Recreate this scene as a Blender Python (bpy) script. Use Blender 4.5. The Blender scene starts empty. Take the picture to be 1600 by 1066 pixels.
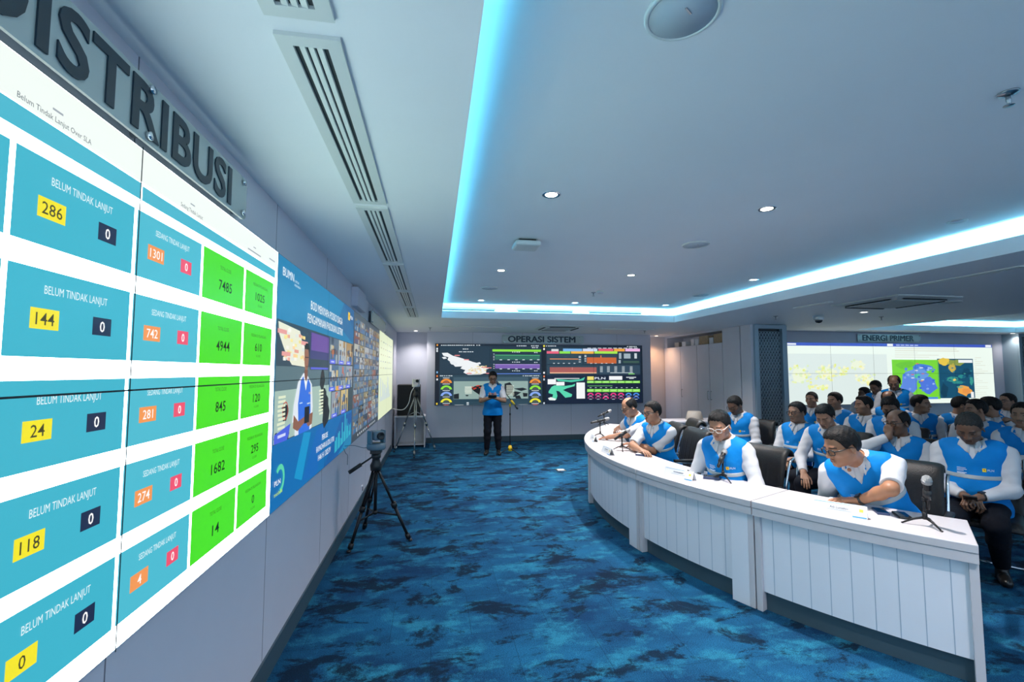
import bpy, math, random
import numpy as np
from mathutils import Vector, Matrix

# ------------------------------------------------------------------ camera
SC = bpy.context.scene
COL = SC.collection
F, CX, CY = 720.0, 800.0, 533.0
YAW, PITCH, EYE = math.radians(9.596), math.radians(3.814), 1.64
cd = bpy.data.cameras.new('camera'); cam = bpy.data.objects.new('camera', cd); COL.objects.link(cam)
cd.sensor_width = 36.0; cd.lens = F / 1600 * 36.0; cd.clip_start = 0.05; cd.clip_end = 100
cam.location = (0, 0, EYE)
cam.rotation_euler = (math.pi/2 + PITCH, 0, -YAW)
SC.camera = cam

# ------------------------------------------------------------------ world, exposure
w = bpy.data.worlds.new('world'); SC.world = w; w.use_nodes = True
w.node_tree.nodes['Background'].inputs[0].default_value = (0.55, 0.76, 1.0, 1)
w.node_tree.nodes['Background'].inputs[1].default_value = 1.1
SC.view_settings.view_transform = 'Standard'; SC.view_settings.look = 'None'
SC.view_settings.exposure = 0.38; SC.view_settings.gamma = 1.0
SC.view_settings.use_curve_mapping = False
SC.cycles.use_denoising = True
SC.cycles.max_bounces = 6; SC.cycles.diffuse_bounces = 4; SC.cycles.glossy_bounces = 3
SC.cycles.sample_clamp_indirect = 4.0
SC.cycles.caustics_reflective = False; SC.cycles.caustics_refractive = False

DOWNLIGHT_W = 200.0      # watts of one ceiling spot
COVE = 55.0             # emission of the cyan cove strips
SCREEN = 6.0           # emission of the display walls

# ------------------------------------------------------------------ measuring helpers
_f = np.array([math.sin(YAW)*math.cos(PITCH), math.cos(YAW)*math.cos(PITCH), math.sin(PITCH)])
_r = np.array([math.cos(YAW), -math.sin(YAW), 0.0]); _u = np.cross(_r, _f)
EYEP = np.array([0, 0, EYE])
def px(x, y, axis, val):        # point of the place seen at photo pixel (x, y) on the plane axis = val
    v = (x-CX)/F*_r - (y-CY)/F*_u + _f
    return EYEP + (val-EYEP[axis])/v[axis]*v
def pxd(x, y, d):               # same, at distance d in front of the camera
    return EYEP + d*((x-CX)/F*_r - (y-CY)/F*_u + _f)

def lin(c):
    if isinstance(c, str):
        c = c.lstrip('#'); c = [int(c[i:i+2], 16)/255 for i in (0, 2, 4)]
    return tuple(x/12.92 if x <= .04045 else ((x+.055)/1.055)**2.4 for x in c)

# ------------------------------------------------------------------ materials
MATS = {}
def mat(name, col=(.8, .8, .8), rough=.5, metal=0.0, emit=None, es=0.0, alpha=1.0, noise=0.0, nscale=20, bump=0.0, bscale=200, spec=.5, coat=0.0):
    if name in MATS: return MATS[name]
    m = bpy.data.materials.new(name); m.use_nodes = True; MATS[name] = m
    nt = m.node_tree; b = nt.nodes['Principled BSDF']
    c = lin(col) if isinstance(col, str) else col
    b.inputs['Base Color'].default_value = (*c, 1); b.inputs['Roughness'].default_value = rough
    b.inputs['Metallic'].default_value = metal; b.inputs['Specular IOR Level'].default_value = spec
    b.inputs['Coat Weight'].default_value = coat
    if alpha < 1: b.inputs['Alpha'].default_value = alpha
    if emit is not None:
        e = lin(emit) if isinstance(emit, str) else emit
        b.inputs['Emission Color'].default_value = (*e, 1); b.inputs['Emission Strength'].default_value = es
    if noise or bump:
        tc = nt.nodes.new('ShaderNodeTexCoord')
    if noise:
        n = nt.nodes.new('ShaderNodeTexNoise'); n.inputs['Scale'].default_value = nscale; n.inputs['Detail'].default_value = 4
        nt.links.new(tc.outputs['Object'], n.inputs['Vector'])
        r = nt.nodes.new('ShaderNodeMapRange'); r.inputs[1].default_value = .3; r.inputs[2].default_value = .7
        r.inputs[3].default_value = 1-noise; r.inputs[4].default_value = 1+noise
        mx = nt.nodes.new('ShaderNodeMix'); mx.data_type = 'RGBA'; mx.blend_type = 'MULTIPLY'; mx.inputs[0].default_value = 1
        mx.inputs[6].default_value = (*c, 1)
        nt.links.new(n.outputs['Fac'], r.inputs[0]); nt.links.new(r.outputs[0], mx.inputs[7]); nt.links.new(mx.outputs[2], b.inputs['Base Color'])
    if bump:
        n2 = nt.nodes.new('ShaderNodeTexNoise'); n2.inputs['Scale'].default_value = bscale; n2.inputs['Detail'].default_value = 3
        nt.links.new(tc.outputs['Object'], n2.inputs['Vector'])
        bp = nt.nodes.new('ShaderNodeBump'); bp.inputs['Strength'].default_value = bump; bp.inputs['Distance'].default_value = .01
        nt.links.new(n2.outputs['Fac'], bp.inputs['Height']); nt.links.new(bp.outputs[0], b.inputs['Normal'])
    return m
def attr_mat(name, rough=.5, emit=0.0, sss=0.0, bump=0.0):      # colour comes from the mesh's own "Col" attribute
    if name in MATS: return MATS[name]
    m = bpy.data.materials.new(name); m.use_nodes = True; MATS[name] = m
    nt = m.node_tree; b = nt.nodes['Principled BSDF']
    a = nt.nodes.new('ShaderNodeAttribute'); a.attribute_name = 'Col'
    if emit:
        b.inputs['Base Color'].default_value = (.01, .01, .012, 1); b.inputs['Roughness'].default_value = .35
        nt.links.new(a.outputs['Color'], b.inputs['Emission Color']); b.inputs['Emission Strength'].default_value = emit
    else:
        nt.links.new(a.outputs['Color'], b.inputs['Base Color']); b.inputs['Roughness'].default_value = rough
        b.inputs['Subsurface Weight'].default_value = sss; b.inputs['Subsurface Radius'].default_value = (.02, .008, .004)
        b.inputs['Subsurface Scale'].default_value = .3
    return m

M_white = mat('white_panel_paint', (.70, .70, .75), .38, noise=.02, nscale=3)
M_wall = mat('wall_laminate', (.68, .68, .76), .35, noise=.025, nscale=2)
M_grey = mat('grey_wall_paint', (.48, .50, .58), .5, noise=.03, nscale=3)
M_ceil = mat('ceiling_paint', (.90, .93, .95), .6, noise=.015, nscale=1.5)
M_cream = mat('cream_laminate', (.72, .66, .64), .4, noise=.02, nscale=3)
M_plinth = mat('dark_plinth', (.05, .085, .11), .4)
M_line = mat('joint_shadow_gap', (.18, .18, .22), .7)
M_vent = mat('vent_white', (.70, .74, .72), .45)
M_dark = mat('dark_void', (.012, .014, .018), .8)
M_chrome = mat('chrome', (.85, .86, .88), .12, 1.0)
M_steel = mat('brushed_steel', (.38, .40, .42), .3, 1.0)
M_black = mat('black_plastic', (.015, .015, .017), .4)
M_blackm = mat('black_metal', (.02, .02, .022), .35, .6)
M_leather = mat('black_leather', (.009, .0085, .0085), .38, spec=.35, noise=.25, nscale=30, bump=.25, bscale=160)
M_desk = mat('desk_white', (.60, .575, .60), .3, noise=.015, nscale=4)
M_deskf = mat('desk_front', (.76, .78, .84), .35, noise=.015, nscale=4)
M_slate = mat('column_frame', (.33, .44, .51), .4, .2)
M_lat = mat('column_lattice', (.30, .39, .45), .4, .3)
M_mirror = mat('column_backing', (.02, .025, .03), .08, .0, spec=1.0)
M_acrylic = mat('frosted_acrylic', (.56, .64, .62), .25, 0, alpha=.92, spec=.8, coat=.5)
M_letter = mat('sign_letter', (.012, .03, .05), .35)
M_yellow = mat('yellow_plastic', (.85, .55, .02), .4)
M_cove = mat('cove_led', (.1, .1, .1), .5, emit=(.20, .70, 1.0), es=COVE)
M_cove_dim = mat('cove_led_left', (.1, .1, .1), .5, emit=(.10, .52, .80), es=COVE*.3)
M_lamp = mat('lamp_lens', (.9, .9, .9), .3, emit=(1, .93, .86), es=9)
M_lampw = mat('lamp_lens_warm', (.9, .9, .9), .3, emit=(1, .72, .45), es=9)
M_screen = attr_mat('display_picture', emit=SCREEN)
M_screen2 = attr_mat('display_picture_soft', emit=.81)
M_paper = mat('paper', (.85, .85, .87), .6)
M_cardboard = mat('cardboard', (.45, .33, .2), .8, noise=.1)
M_beige = mat('beige_fabric', (.46, .42, .37), .9, noise=.08, nscale=60, bump=.2)

# ------------------------------------------------------------------ mesh builder
class MB:
    def __init__(s): s.v = []; s.f = []; s.mi = []; s.sm = []; s.col = []; s.m = 0; s.c = None
    def _add(s, vs, fs, smooth=False):
        o = len(s.v); s.v += [tuple(float(t) for t in p) for p in vs]
        for f in fs:
            s.f.append(tuple(i+o for i in f)); s.mi.append(s.m); s.sm.append(smooth); s.col.append(s.c)
        return s
    def box(s, c, d, M=None):
        x, y, z = (t/2 for t in d)
        vs = [Vector((sx*x, sy*y, sz*z)) for sx in (-1, 1) for sy in (-1, 1) for sz in (-1, 1)]
        if M is not None: vs = [M.to_3x3() @ p for p in vs]
        vs = [p+Vector(c) for p in vs]
        return s._add(vs, [(0,1,3,2),(4,6,7,5),(0,4,5,1),(2,3,7,6),(0,2,6,4),(1,5,7,3)])
    def bb(s, lo, hi):
        return s.box([(a+b)/2 for a, b in zip(lo, hi)], [abs(b-a) for a, b in zip(lo, hi)])
    def rings(s, rings, cap=True, smooth=True, closed=False):
        n = len(rings[0]); vs = [p for r in rings for p in r]; fs = []
        R = len(rings)
        for i in range(R if closed else R-1):
            for j in range(n):
                a, b = i*n+j, i*n+(j+1) % n; i2 = (i+1) % R
                fs.append((a, b, i2*n+(j+1) % n, i2*n+j))
        if cap and not closed:
            fs.append(tuple(range(n-1, -1, -1))); fs.append(tuple((R-1)*n+j for j in range(n)))
        return s._add(vs, fs, smooth)
    def tube(s, path, r, n=10, closed=False, cap=True):
        P = [Vector(p) for p in path]; rs = r if isinstance(r, (list, tuple)) else [r]*len(P)
        rings = []; up = None
        for i, p in enumerate(P):
            a = P[i-1] if (i > 0 or closed) else P[i]; b = P[(i+1) % len(P)] if (i < len(P)-1 or closed) else P[i]
            t = (b-a).normalized()
            if up is None: up = t.orthogonal().normalized()
            up = (up - t*up.dot(t))
            up = up.normalized() if up.length > 1e-6 else t.orthogonal().normalized()
            q = t.cross(up)
            rings.append([p + up*math.cos(2*math.pi*k/n)*rs[i] + q*math.sin(2*math.pi*k/n)*rs[i] for k in range(n)])
        return s.rings(rings, cap, True, closed)
    def lathe(s, prof, c=(0, 0, 0), axis=(0, 0, 1), n=24):
        c = Vector(c); a = Vector(axis).normalized(); e1 = a.orthogonal().normalized(); e2 = a.cross(e1)
        rings = [[c + a*z + (e1*math.cos(2*math.pi*k/n)+e2*math.sin(2*math.pi*k/n))*max(r, 1e-4) for k in range(n)] for r, z in prof]
        return s.rings(rings, True, True)
    def prism(s, pts, off):        # polygon (3D points) extruded by off
        n = len(pts); off = Vector(off); A = [Vector(p) for p in pts]; B = [p+off for p in A]
        fs = [tuple(range(n-1, -1, -1)), tuple(range(n, 2*n))] + [(i, (i+1) % n, n+(i+1) % n, n+i) for i in range(n)]
        return s._add(A+B, fs)
    def ell(s, c, r, n=16, M=None):
        m = n//2; rings = []
        for i in range(m+1):
            t = math.pi*i/m
            ring = [Vector((r[0]*max(math.sin(t), 1e-3)*math.cos(2*math.pi*k/n), r[1]*max(math.sin(t), 1e-3)*math.sin(2*math.pi*k/n), -r[2]*math.cos(t))) for k in range(n)]
            if M is not None: ring = [M.to_3x3() @ p for p in ring]
            rings.append([p+Vector(c) for p in ring])
        return s.rings(rings, True, True)
    def build(s, name, mats, parent=None, bev=0.0, world=False):
        me = bpy.data.meshes.new(name); V = s.v
        if world and parent is not None:
            inv = parent.matrix_basis.inverted(); V = [inv @ Vector(p) for p in V]
        me.from_pydata([tuple(p) for p in V], [], s.f)
        for m in (mats if isinstance(mats, (list, tuple)) else [mats]): me.materials.append(m)
        me.polygons.foreach_set('material_index', s.mi); me.polygons.foreach_set('use_smooth', s.sm)
        if any(c is not None for c in s.col):
            at = me.color_attributes.new('Col', 'FLOAT_COLOR', 'CORNER')
            arr = []
            for p, c in zip(me.polygons, s.col): arr += list((*(c or (0, 0, 0)), 1.0))*p.loop_total
            at.data.foreach_set('color', arr)
        me.update()
        o = bpy.data.objects.new(name, me); COL.objects.link(o)
        if parent is not None: o.parent = parent
        if bev:
            b = o.modifiers.new('bevel', 'BEVEL'); b.width = bev; b.segments = 2; b.limit_method = 'ANGLE'
        return o
def tag(o, label=None, cat=None, group=None, kind=None):
    if label: o['label'] = label
    if cat: o['category'] = cat
    if group: o['group'] = group
    if kind: o['kind'] = kind
    return o
def thing(name, label, cat, loc=(0, 0, 0), rz=0.0, group=None):
    o = bpy.data.objects.new(name, None); COL.objects.link(o); o.empty_display_size = .1
    o.location = tuple(float(t) for t in loc); o.rotation_euler = (0, 0, rz)
    o.matrix_basis = Matrix.Translation(Vector(o.location)) @ Matrix.Rotation(rz, 4, 'Z')
    return tag(o, label, cat, group)
def struct(name, mb, m, bev=0.0, parent=None):
    o = mb.build(name, m, parent, bev)
    if parent is None: o['kind'] = 'structure'
    return o
def dup(root, loc, rz, label, group=None):
    r = root.copy(); COL.objects.link(r); r.location = tuple(float(t) for t in loc); r.rotation_euler = (0, 0, rz)
    r['label'] = label
    if group: r['group'] = group
    for ch in list(root.children):
        c = ch.copy(); COL.objects.link(c); c.parent = r
        for g in list(ch.children):
            d = g.copy(); COL.objects.link(d); d.parent = c
    return r
def arc_path(P, n=6, r=.05):     # round the corners of a polyline
    P = [Vector(p) for p in P]; out = [P[0]]
    for i in range(1, len(P)-1):
        a = (P[i-1]-P[i]); b = (P[i+1]-P[i]); q = min(r, a.length*.45, b.length*.45)
        a = P[i]+a.normalized()*q; b = P[i]+b.normalized()*q
        for k in range(n+1):
            t = k/n; out.append(a*(1-t)**2 + P[i]*2*t*(1-t) + b*t*t)
    return out+[P[-1]]

# ------------------------------------------------------------------ lettering and flat pictures
_glyph = {}
def glyphs(s, bold=0.0, res=2):
    key = (s, bold, res)
    if key not in _glyph:
        cu = bpy.data.curves.new('t', 'FONT'); cu.body = s; cu.size = 1.0; cu.resolution_u = res; cu.offset = bold*.4; cu.space_character = 1+bold*1.2
        o = bpy.data.objects.new('t', cu); COL.objects.link(o)
        dg = bpy.context.evaluated_depsgraph_get(); me = o.evaluated_get(dg).to_mesh()
        V = np.array([v.co[:2] for v in me.vertices]).reshape(-1, 2); Fs = [tuple(p.vertices) for p in me.polygons]
        o.evaluated_get(dg).to_mesh_clear(); bpy.data.objects.remove(o); bpy.data.curves.remove(cu)
        _glyph[key] = (V, Fs)
    return _glyph[key]
CAP = .69
class Canvas:
    def __init__(s, O, U, V, N): s.O, s.U, s.V, s.N = (Vector(t) for t in (O, U, V, N)); s.mb = MB(); s.L = 0
    k = 1.0
    def tone(s, col):          # the brightest whites of a display give the most light
        c = lin(col) if isinstance(col, str) else col; q = 1 if col == '#e8f9fb' else 0; return tuple(x*(q+(1-q)/s.k) for x in c)
    def P(s, u, v, l): return s.O + s.U*u + s.V*v + s.N*(l*.0007)
    def poly(s, pts, col, l=1):
        s.mb.c = s.tone(col)
        a = sum(pts[i][0]*pts[(i+1) % len(pts)][1]-pts[(i+1) % len(pts)][0]*pts[i][1] for i in range(len(pts)))
        if a < 0: pts = pts[::-1]
        s.mb._add([s.P(u, v, l) for u, v in pts], [tuple(range(len(pts)))])
    def rect(s, u0, v0, u1, v1, col, l=1): s.poly([(u0, v0), (u1, v0), (u1, v1), (u0, v1)], col, l)
    def disc(s, u, v, r, col, l=1, r2=None, a0=0, a1=2*math.pi, n=16):
        ps = [(u+r*math.cos(a0+(a1-a0)*k/n), v+(r2 or r)*math.sin(a0+(a1-a0)*k/n)) for k in range(n+1)]
        s.poly(ps, col, l)
    def arc(s, u, v, ro, ri, col, l=1, a0=0, a1=math.pi, n=10, sy=1.0):
        for k in range(n):
            t0 = a0+(a1-a0)*k/n; t1 = a0+(a1-a0)*(k+1)/n
            s.poly([(u+ro*math.cos(t0), v+sy*ro*math.sin(t0)), (u+ro*math.cos(t1), v+sy*ro*math.sin(t1)), (u+ri*math.cos(t1), v+sy*ri*math.sin(t1)), (u+ri*math.cos(t0), v+sy*ri*math.sin(t0))], col, l)
    def text(s, t, u, v, h, col, al='c', width=None, bold=0.0, l=3, skew=0.0):   # (u, v): centre of the cap-height box
        V, Fs = glyphs(t, bold)
        if not len(V): return
        k = h/CAP; x0, x1 = V[:, 0].min(), V[:, 0].max(); kx = k if width is None else width/(x1-x0)
        x = (V[:, 0]-x0)*kx; W = (x1-x0)*kx
        x = x - {'c': W/2, 'l': 0, 'r': W}[al]; y = V[:, 1]*k - h/2
        s.mb.c = s.tone(col)
        s.mb._add([s.P(u+a+skew*b, v+b, l) for a, b in zip(x, y)], Fs)
    def build(s, name, m, parent): return s.mb.build(name, m, parent, world=True)
def letters3d(t, O, U, V, N, width, h, thick, bold, res=4):       # raised letters as one mesh (word pressed on the plate)
    Vv, Fs = glyphs(t, bold, res); O, U, V, N = (Vector(q) for q in (O, U, V, N))
    k = h/CAP; x0, x1 = Vv[:, 0].min(), Vv[:, 0].max(); kx = width/(x1-x0)
    A = [O+U*((a-x0)*kx)+V*(b*k) for a, b in Vv]; mb = MB()
    n = len(A); B = [p+N*thick for p in A]
    fs = [tuple(i+n for i in f) for f in Fs]
    cnt = {}
    for f in Fs:
        for i in range(len(f)):
            e = (f[i], f[(i+1) % len(f)]); cnt[e] = 1
    for e in list(cnt):
        if (e[1], e[0]) not in cnt: fs.append((e[0], e[1], e[1]+n, e[0]+n))
    mb._add(A+B, fs); return mb
# ------------------------------------------------------------------ the room
XL, YB, ZC, ZU = -0.870, 10.89, 2.57, 2.82          # left wall, back wall, low ceiling, raised ceiling
XR, YE, YF = 16.5, 9.3, -3.2                          # right end, wall behind the audience, open end behind the camera
C1 = (0.115, YF, 4.46, 8.02)                          # raised coffers x0, y0, x1, y1
C2 = (9.2, YF, 13.6, 8.75)

def carpet_mat():
    m = bpy.data.materials.new('carpet'); m.use_nodes = True; nt = m.node_tree; N = nt.nodes; Lk = nt.links; b = N['Principled BSDF']
    b.inputs['Roughness'].default_value = .95; b.inputs['Specular IOR Level'].default_value = .15
    tc = N.new('ShaderNodeTexCoord'); mp = N.new('ShaderNodeMapping'); mp.inputs['Scale'].default_value = (1.0, 1.6, 1); Lk.new(tc.outputs['Object'], mp.inputs[0])
    def noise(sc, det, rough, vec=None, dist=0.0):
        n = N.new('ShaderNodeTexNoise'); n.inputs['Scale'].default_value = sc; n.inputs['Detail'].default_value = det; n.inputs['Roughness'].default_value = rough
        n.inputs['Distortion'].default_value = dist; Lk.new((vec or mp).outputs[0], n.inputs['Vector']); return n
    def ramp(src, stops, interp='LINEAR'):
        r = N.new('ShaderNodeValToRGB'); r.color_ramp.interpolation = interp
        e = r.color_ramp.elements; e[0].position, e[0].color = stops[0][0], (*stops[0][1], 1); e[1].position, e[1].color = stops[1][0], (*stops[1][1], 1)
        for p, c in stops[2:]:
            q = e.new(p); q.color = (*c, 1)
        Lk.new(src, r.inputs[0]); return r
    def mix(a, bcol, fac, mode='MIX'):
        x = N.new('ShaderNodeMix'); x.data_type = 'RGBA'; x.blend_type = mode
        if isinstance(fac, float): x.inputs[0].default_value = fac
        else: Lk.new(fac, x.inputs[0])
        Lk.new(a, x.inputs[6])
        if isinstance(bcol, tuple): x.inputs[7].default_value = (*bcol, 1)
        else: Lk.new(bcol, x.inputs[7])
        return x.outputs[2]
    base = ramp(noise(1.3, 5, .65).outputs[0], [(.36, (.005, .042, .115)), (.62, (.010, .11, .235))])
    pat = ramp(noise(2.2, 9, .74, dist=.4).outputs[0], [(.515, (0, 0, 0)), (.575, (1, 1, 1))])
    lightp = ramp(noise(3.1, 8, .72).outputs[0], [(.50, (0, 0, 0)), (.62, (1, 1, 1))])
    c = mix(base.outputs[0], (.02, .18, .30), lightp.outputs[0])
    gr = ramp(noise(150, 2, .6).outputs[0], [(.38, (.5, .5, .5)), (.62, (1.25, 1.25, 1.25))])
    mul = N.new('ShaderNodeMath'); mul.operation = 'MULTIPLY'; mul.inputs[1].default_value = .92; Lk.new(pat.outputs[0], mul.inputs[0])
    c = mix(c, (.003, .014, .035), mul.outputs[0])
    br = N.new('ShaderNodeTexBrick'); br.inputs['Scale'].default_value = 1.0; br.inputs['Brick Width'].default_value = .5; br.inputs['Row Height'].default_value = .5
    br.inputs['Mortar Size'].default_value = .002; br.inputs['Color1'].default_value = (.86, .86, .9, 1); br.inputs['Color2'].default_value = (1.1, 1.1, 1.06, 1); br.inputs['Mortar'].default_value = (.6, .6, .6, 1)
    Lk.new(tc.outputs['Object'], br.inputs['Vector'])
    c = mix(c, br.outputs[0], 1.0, 'MULTIPLY'); c = mix(c, gr.outputs[0], 1.0, 'MULTIPLY')
    Lk.new(c, b.inputs['Base Color'])
    bp = N.new('ShaderNodeBump'); bp.inputs['Strength'].default_value = .5; bp.inputs['Distance'].default_value = .004
    Lk.new(noise(400, 2, .6).outputs[0], bp.inputs['Height']); Lk.new(bp.outputs[0], b.inputs['Normal'])
    return m
mb = MB(); mb.bb((XL-.3, YF, -.1), (XR+.2, 12.0, 0)); struct('floor', mb, carpet_mat())

# ceiling slab with two rectangular coffers, lips turned up towards the cove
mb = MB(); T = .03
for lo, hi in [((XL-.3, YF), (C1[0], 12)), ((C1[0], C1[3]), (C1[2], 12)), ((C1[2], YF), (C2[0], 12)), ((C2[0], C2[3]), (C2[2], 12)), ((C2[2], YF), (XR+.2, 12))]:
    mb.bb((*lo, ZC), (*hi, ZC+T))
LIP = .125
for c in (C1, C2):
    x0, y0, x1, y1 = c
    mb.bb((x0-.02, y0, ZC+T), (x0, y1+.02, ZC+LIP)); mb.bb((x1, y0, ZC+T), (x1+.02, y1+.02, ZC+LIP)); mb.bb((x0, y1, ZC+T), (x1, y1+.02, ZC+LIP))
struct('ceiling', mb, M_ceil)
mb = MB()
for c in (C1, C2):
    x0, y0, x1, y1 = c; e = .15
    mb.bb((x0-e-.02, y0, ZU), (x1+e+.02, y1+e+.02, ZU+.03))
    mb.bb((x0-e-.02, y0, ZC+T), (x0-e, y1+e, ZU)); mb.bb((x1+e, y0, ZC+T), (x1+e+.02, y1+e, ZU)); mb.bb((x0-e-.02, y1+e, ZC+T), (x1+e+.02, y1+e+.02, ZU))
struct('ceiling_raised', mb, M_ceil)
for i, c in enumerate((C1, C2)):       # LED strips lying in the cove behind the lip
    x0, y0, x1, y1 = c; z = ZC+T+.012
    for nm, lo, hi in (('left', (x0-.125, y0, z), (x0-.085, y1+.05, z+.012)), ('right', (x1+.045, y0, z), (x1+.085, y1+.05, z+.012)), ('far', (x0-.03, y1+.045, z), (x1+.03, y1+.085, z+.012))):
        mb = MB(); mb.bb(lo, hi)
        o = mb.build('cove_light_strip', M_cove_dim if nm == 'left' else M_cove)
        tag(o, ['cyan light strip hidden in the %s cove of the raised ceiling over the open floor', 'cyan light strip hidden in the %s cove of the raised ceiling before the map display'][i] % nm, 'light strip', 'cyan cove light strips')

# left wall of laminate panels
mb = MB(); mb.bb((XL-.2, YF, 0), (XL, 11.3, ZC)); 
mb.m = 1
for y in (-.98, .245, 1.47, 2.695, 3.92, 5.145, 6.37, 7.595, 8.82):
    mb.bb((XL, y-.0025, .13), (XL+.0006, y+.0025, ZC))
struct('wall_left', mb, [M_wall, M_line])
mb = MB(); mb.bb((XL, YF, 0), (XL+.012, 9.98, .125)); struct('baseboard_left', mb, M_plinth)
# back wall: recessed corner, display wall, warm niche
mb = MB(); mb.bb((XL, 11.1, 0), (-.16, 11.3, ZC)); struct('wall_back_corner', mb, M_grey)
mb = MB(); mb.bb((-.165, YB, 0), (5.39, YB+.2, ZC)); mb.m = 1
for x in (.9, 2.1, 3.3, 4.5): mb.bb((x-.002, YB-.0006, .13), (x+.002, YB, ZC))
struct('wall_back', mb, [M_wall, M_line])
mb = MB(); mb.bb((-.165, YB-.012, 0), (5.39, YB, .125)); struct('baseboard_back', mb, M_plinth)
mb = MB(); mb.bb((5.19, 11.55, 0), (6.15, 11.75, ZC)); struct('wall_niche', mb, M_cream)
mb = MB(); mb.bb((6.9, YE, 0), (XR, YE+.2, ZC)); struct('wall_far', mb, M_grey)
mb = MB(); mb.bb((XR, YF, 0), (XR+.2, 12.0, ZC)); struct('wall_right', mb, M_grey)

# fitted cupboards along the right of the display wall (fronts on X = 6.11)
XC = 6.11
cb = thing('fitted_cupboard', 'white full height fitted cupboard with an open top shelf beside the patterned column', 'cupboard', (XC, 9.9, 0))
for nm, lo, hi in (('body', (XC+.02, 9.02, 0), (6.60, 11.54, 2.27)), ('end_panel', (XC+.02, 8.43, 0), (6.60, 9.02, ZC-.002)), ('back_panel', (XC+.5, 9.02, 2.27), (6.60, 11.54, 2.53)), ('top_panel', (XC+.02, 9.02, 2.53), (6.60, 11.54, ZC-.002)), ('side_panel', (XC+.02, 11.42, 2.27), (XC+.5, 11.54, 2.53))):
    mb = MB(); mb.bb(lo, hi); mb.build(nm, mat('carcass_grey', (.30, .30, .34), .6) if nm == 'body' else M_white, cb, world=True)

for y0, y1, hs in ((8.43, 9.0, None), (9.015, 9.49, 1), (9.505, 9.98, -1), (9.995, 10.72, 1), (10.735, 11.53, -1)):
    m = MB(); m.bb((XC, y0, .08), (XC+.02, y1, ZC-.004 if hs is None else 2.265))
    d = m.build('door' if hs else 'fixed_panel', M_white, cb, bev=.002, world=True)
for y in (9.44, 9.55, 10.66):
    m = MB(); m.tube(arc_path([(XC, y, 1.02), (XC-.035, y, 1.02), (XC-.035, y, 1.2), (XC, y, 1.2)], 4, .02), .006, 8)
    m.build('handle', M_steel, cb, world=True)
m = MB(); m.bb((XC+.01, 8.43, 0), (XC+.02, 11.53, .08)); m.build('plinth', M_plinth, cb, world=True)
k = 0
random.seed(5)
for y0, y1, z1, mm, nm, lb in ((9.05, 9.45, .20, M_cardboard, 'storage_box', 'brown cardboard box at the column end of the cupboard top shelf'), (9.47, 9.62, .13, M_paper, 'storage_box', 'small white box between brown boxes on the cupboard top shelf'),
        (9.66, 10.02, .19, M_cardboard, 'storage_box', 'wide brown box in the middle of the cupboard top shelf'), (10.06, 10.2, .14, M_paper, 'storage_box', 'white box right of the pair on the cupboard top shelf'), (10.24, 10.38, .15, M_paper, 'storage_box', 'white box left of the pair on the cupboard top shelf'),
        (10.62, 10.8, .11, M_paper, 'storage_box', 'white carton second from the warm niche end of the cupboard top shelf'), (10.95, 11.15, .11, M_beige, 'storage_box', 'beige carton nearest the warm niche end of the cupboard top shelf')):
    t = thing(nm, lb, 'box', (XC+.22, (y0+y1)/2, 2.27), 0, 'boxes on the cupboard top shelf')
    m = MB(); m.box((0, 0, z1/2), (.26, y1-y0, z1)); m.build('carton', mm, t, bev=.003)
    m = MB(); m.box((0, 0, z1+.004), (.265, y1-y0+.005, .02)); m.build('lid', mm, t, bev=.002)

# patterned columns
def column(name, x0, x1, y, label, n):
    c = thing(name, label, 'column', ((x0+x1)/2, y, 0))
    W = x1-x0; m = MB(); m.box((0, .16, ZC/2), (W-.02, .26, ZC-.004)); m.build('core', M_mirror, c)
    m = MB(); fw = .085
    for sx in (-1, 1): m.box((sx*(W/2-fw/2), .0, ZC/2), (fw, .09, ZC-.004))
    m.box((0, 0, ZC-.045), (W-2*fw, .088, .08)); m.box((0, 0, .06), (W-2*fw, .088, .11))
    m.box((-W/2+.005, .15, ZC/2), (.02, .32, ZC-.004)); m.box((W/2-.005, .15, ZC/2), (.02, .32, ZC-.004))
    m.build('frame', M_slate, c, bev=.004)
    m = MB(); iw = W-2*fw; z0, z1 = .12, ZC-.09; s = iw/n      # triangular star lattice of flat bars
    hh = s*math.sqrt(3)/2; bw = .0085
    def bar(a, b):
        (xa, za), (xb, zb) = a, b
        L = math.hypot(xb-xa, zb-za)
        if L < .01: return
        an = math.atan2(zb-za, xb-xa)
        m.box(((xa+xb)/2, .01, (za+zb)/2), (L, .014, bw), Matrix.Rotation(-an, 4, 'Y'))
    rows = int((z1-z0)/hh)
    for r in range(rows+1):
        z = z0+r*hh; bar((-iw/2, z), (iw/2, z))
        if r < rows:
            off = 0 if r % 2 == 0 else .5
            for q in range(-1, n+1):
                xa = -iw/2+(q+off)*s
                for xb in (xa-s/2, xa+s/2):
                    if min(xa, xb) >= -iw/2-1e-4 and max(xa, xb) <= iw/2+1e-4: bar((xa, z), (xb, z+hh))
                xc = xa+s/2
                if xc-s/3 > -iw/2 and xc+s/3 < iw/2:
                    m.box((xc, .012, z+hh*.36), (s*.15, .012, s*.15), Matrix.Rotation(math.pi/4, 4, 'Y'))
    m.build('lattice_panel', M_lat, c)
column('lattice_column', 6.17, 6.86, 8.1, 'blue-grey square column with star lattice panel between cupboard and map display', 8)
column('lattice_column', 14.0, 14.75, 9.0, 'blue-grey lattice column at the right edge beyond the map display', 9)
mb = MB(); mb.bb((6.9, 8.2, 0), (7.0, YE, ZC)); struct('trim_1', mb, M_slate)
mb = MB(); mb.bb((XC, 8.1, 0), (XC+.055, 8.40, ZC)); struct('trim_2', mb, M_white)

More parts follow.
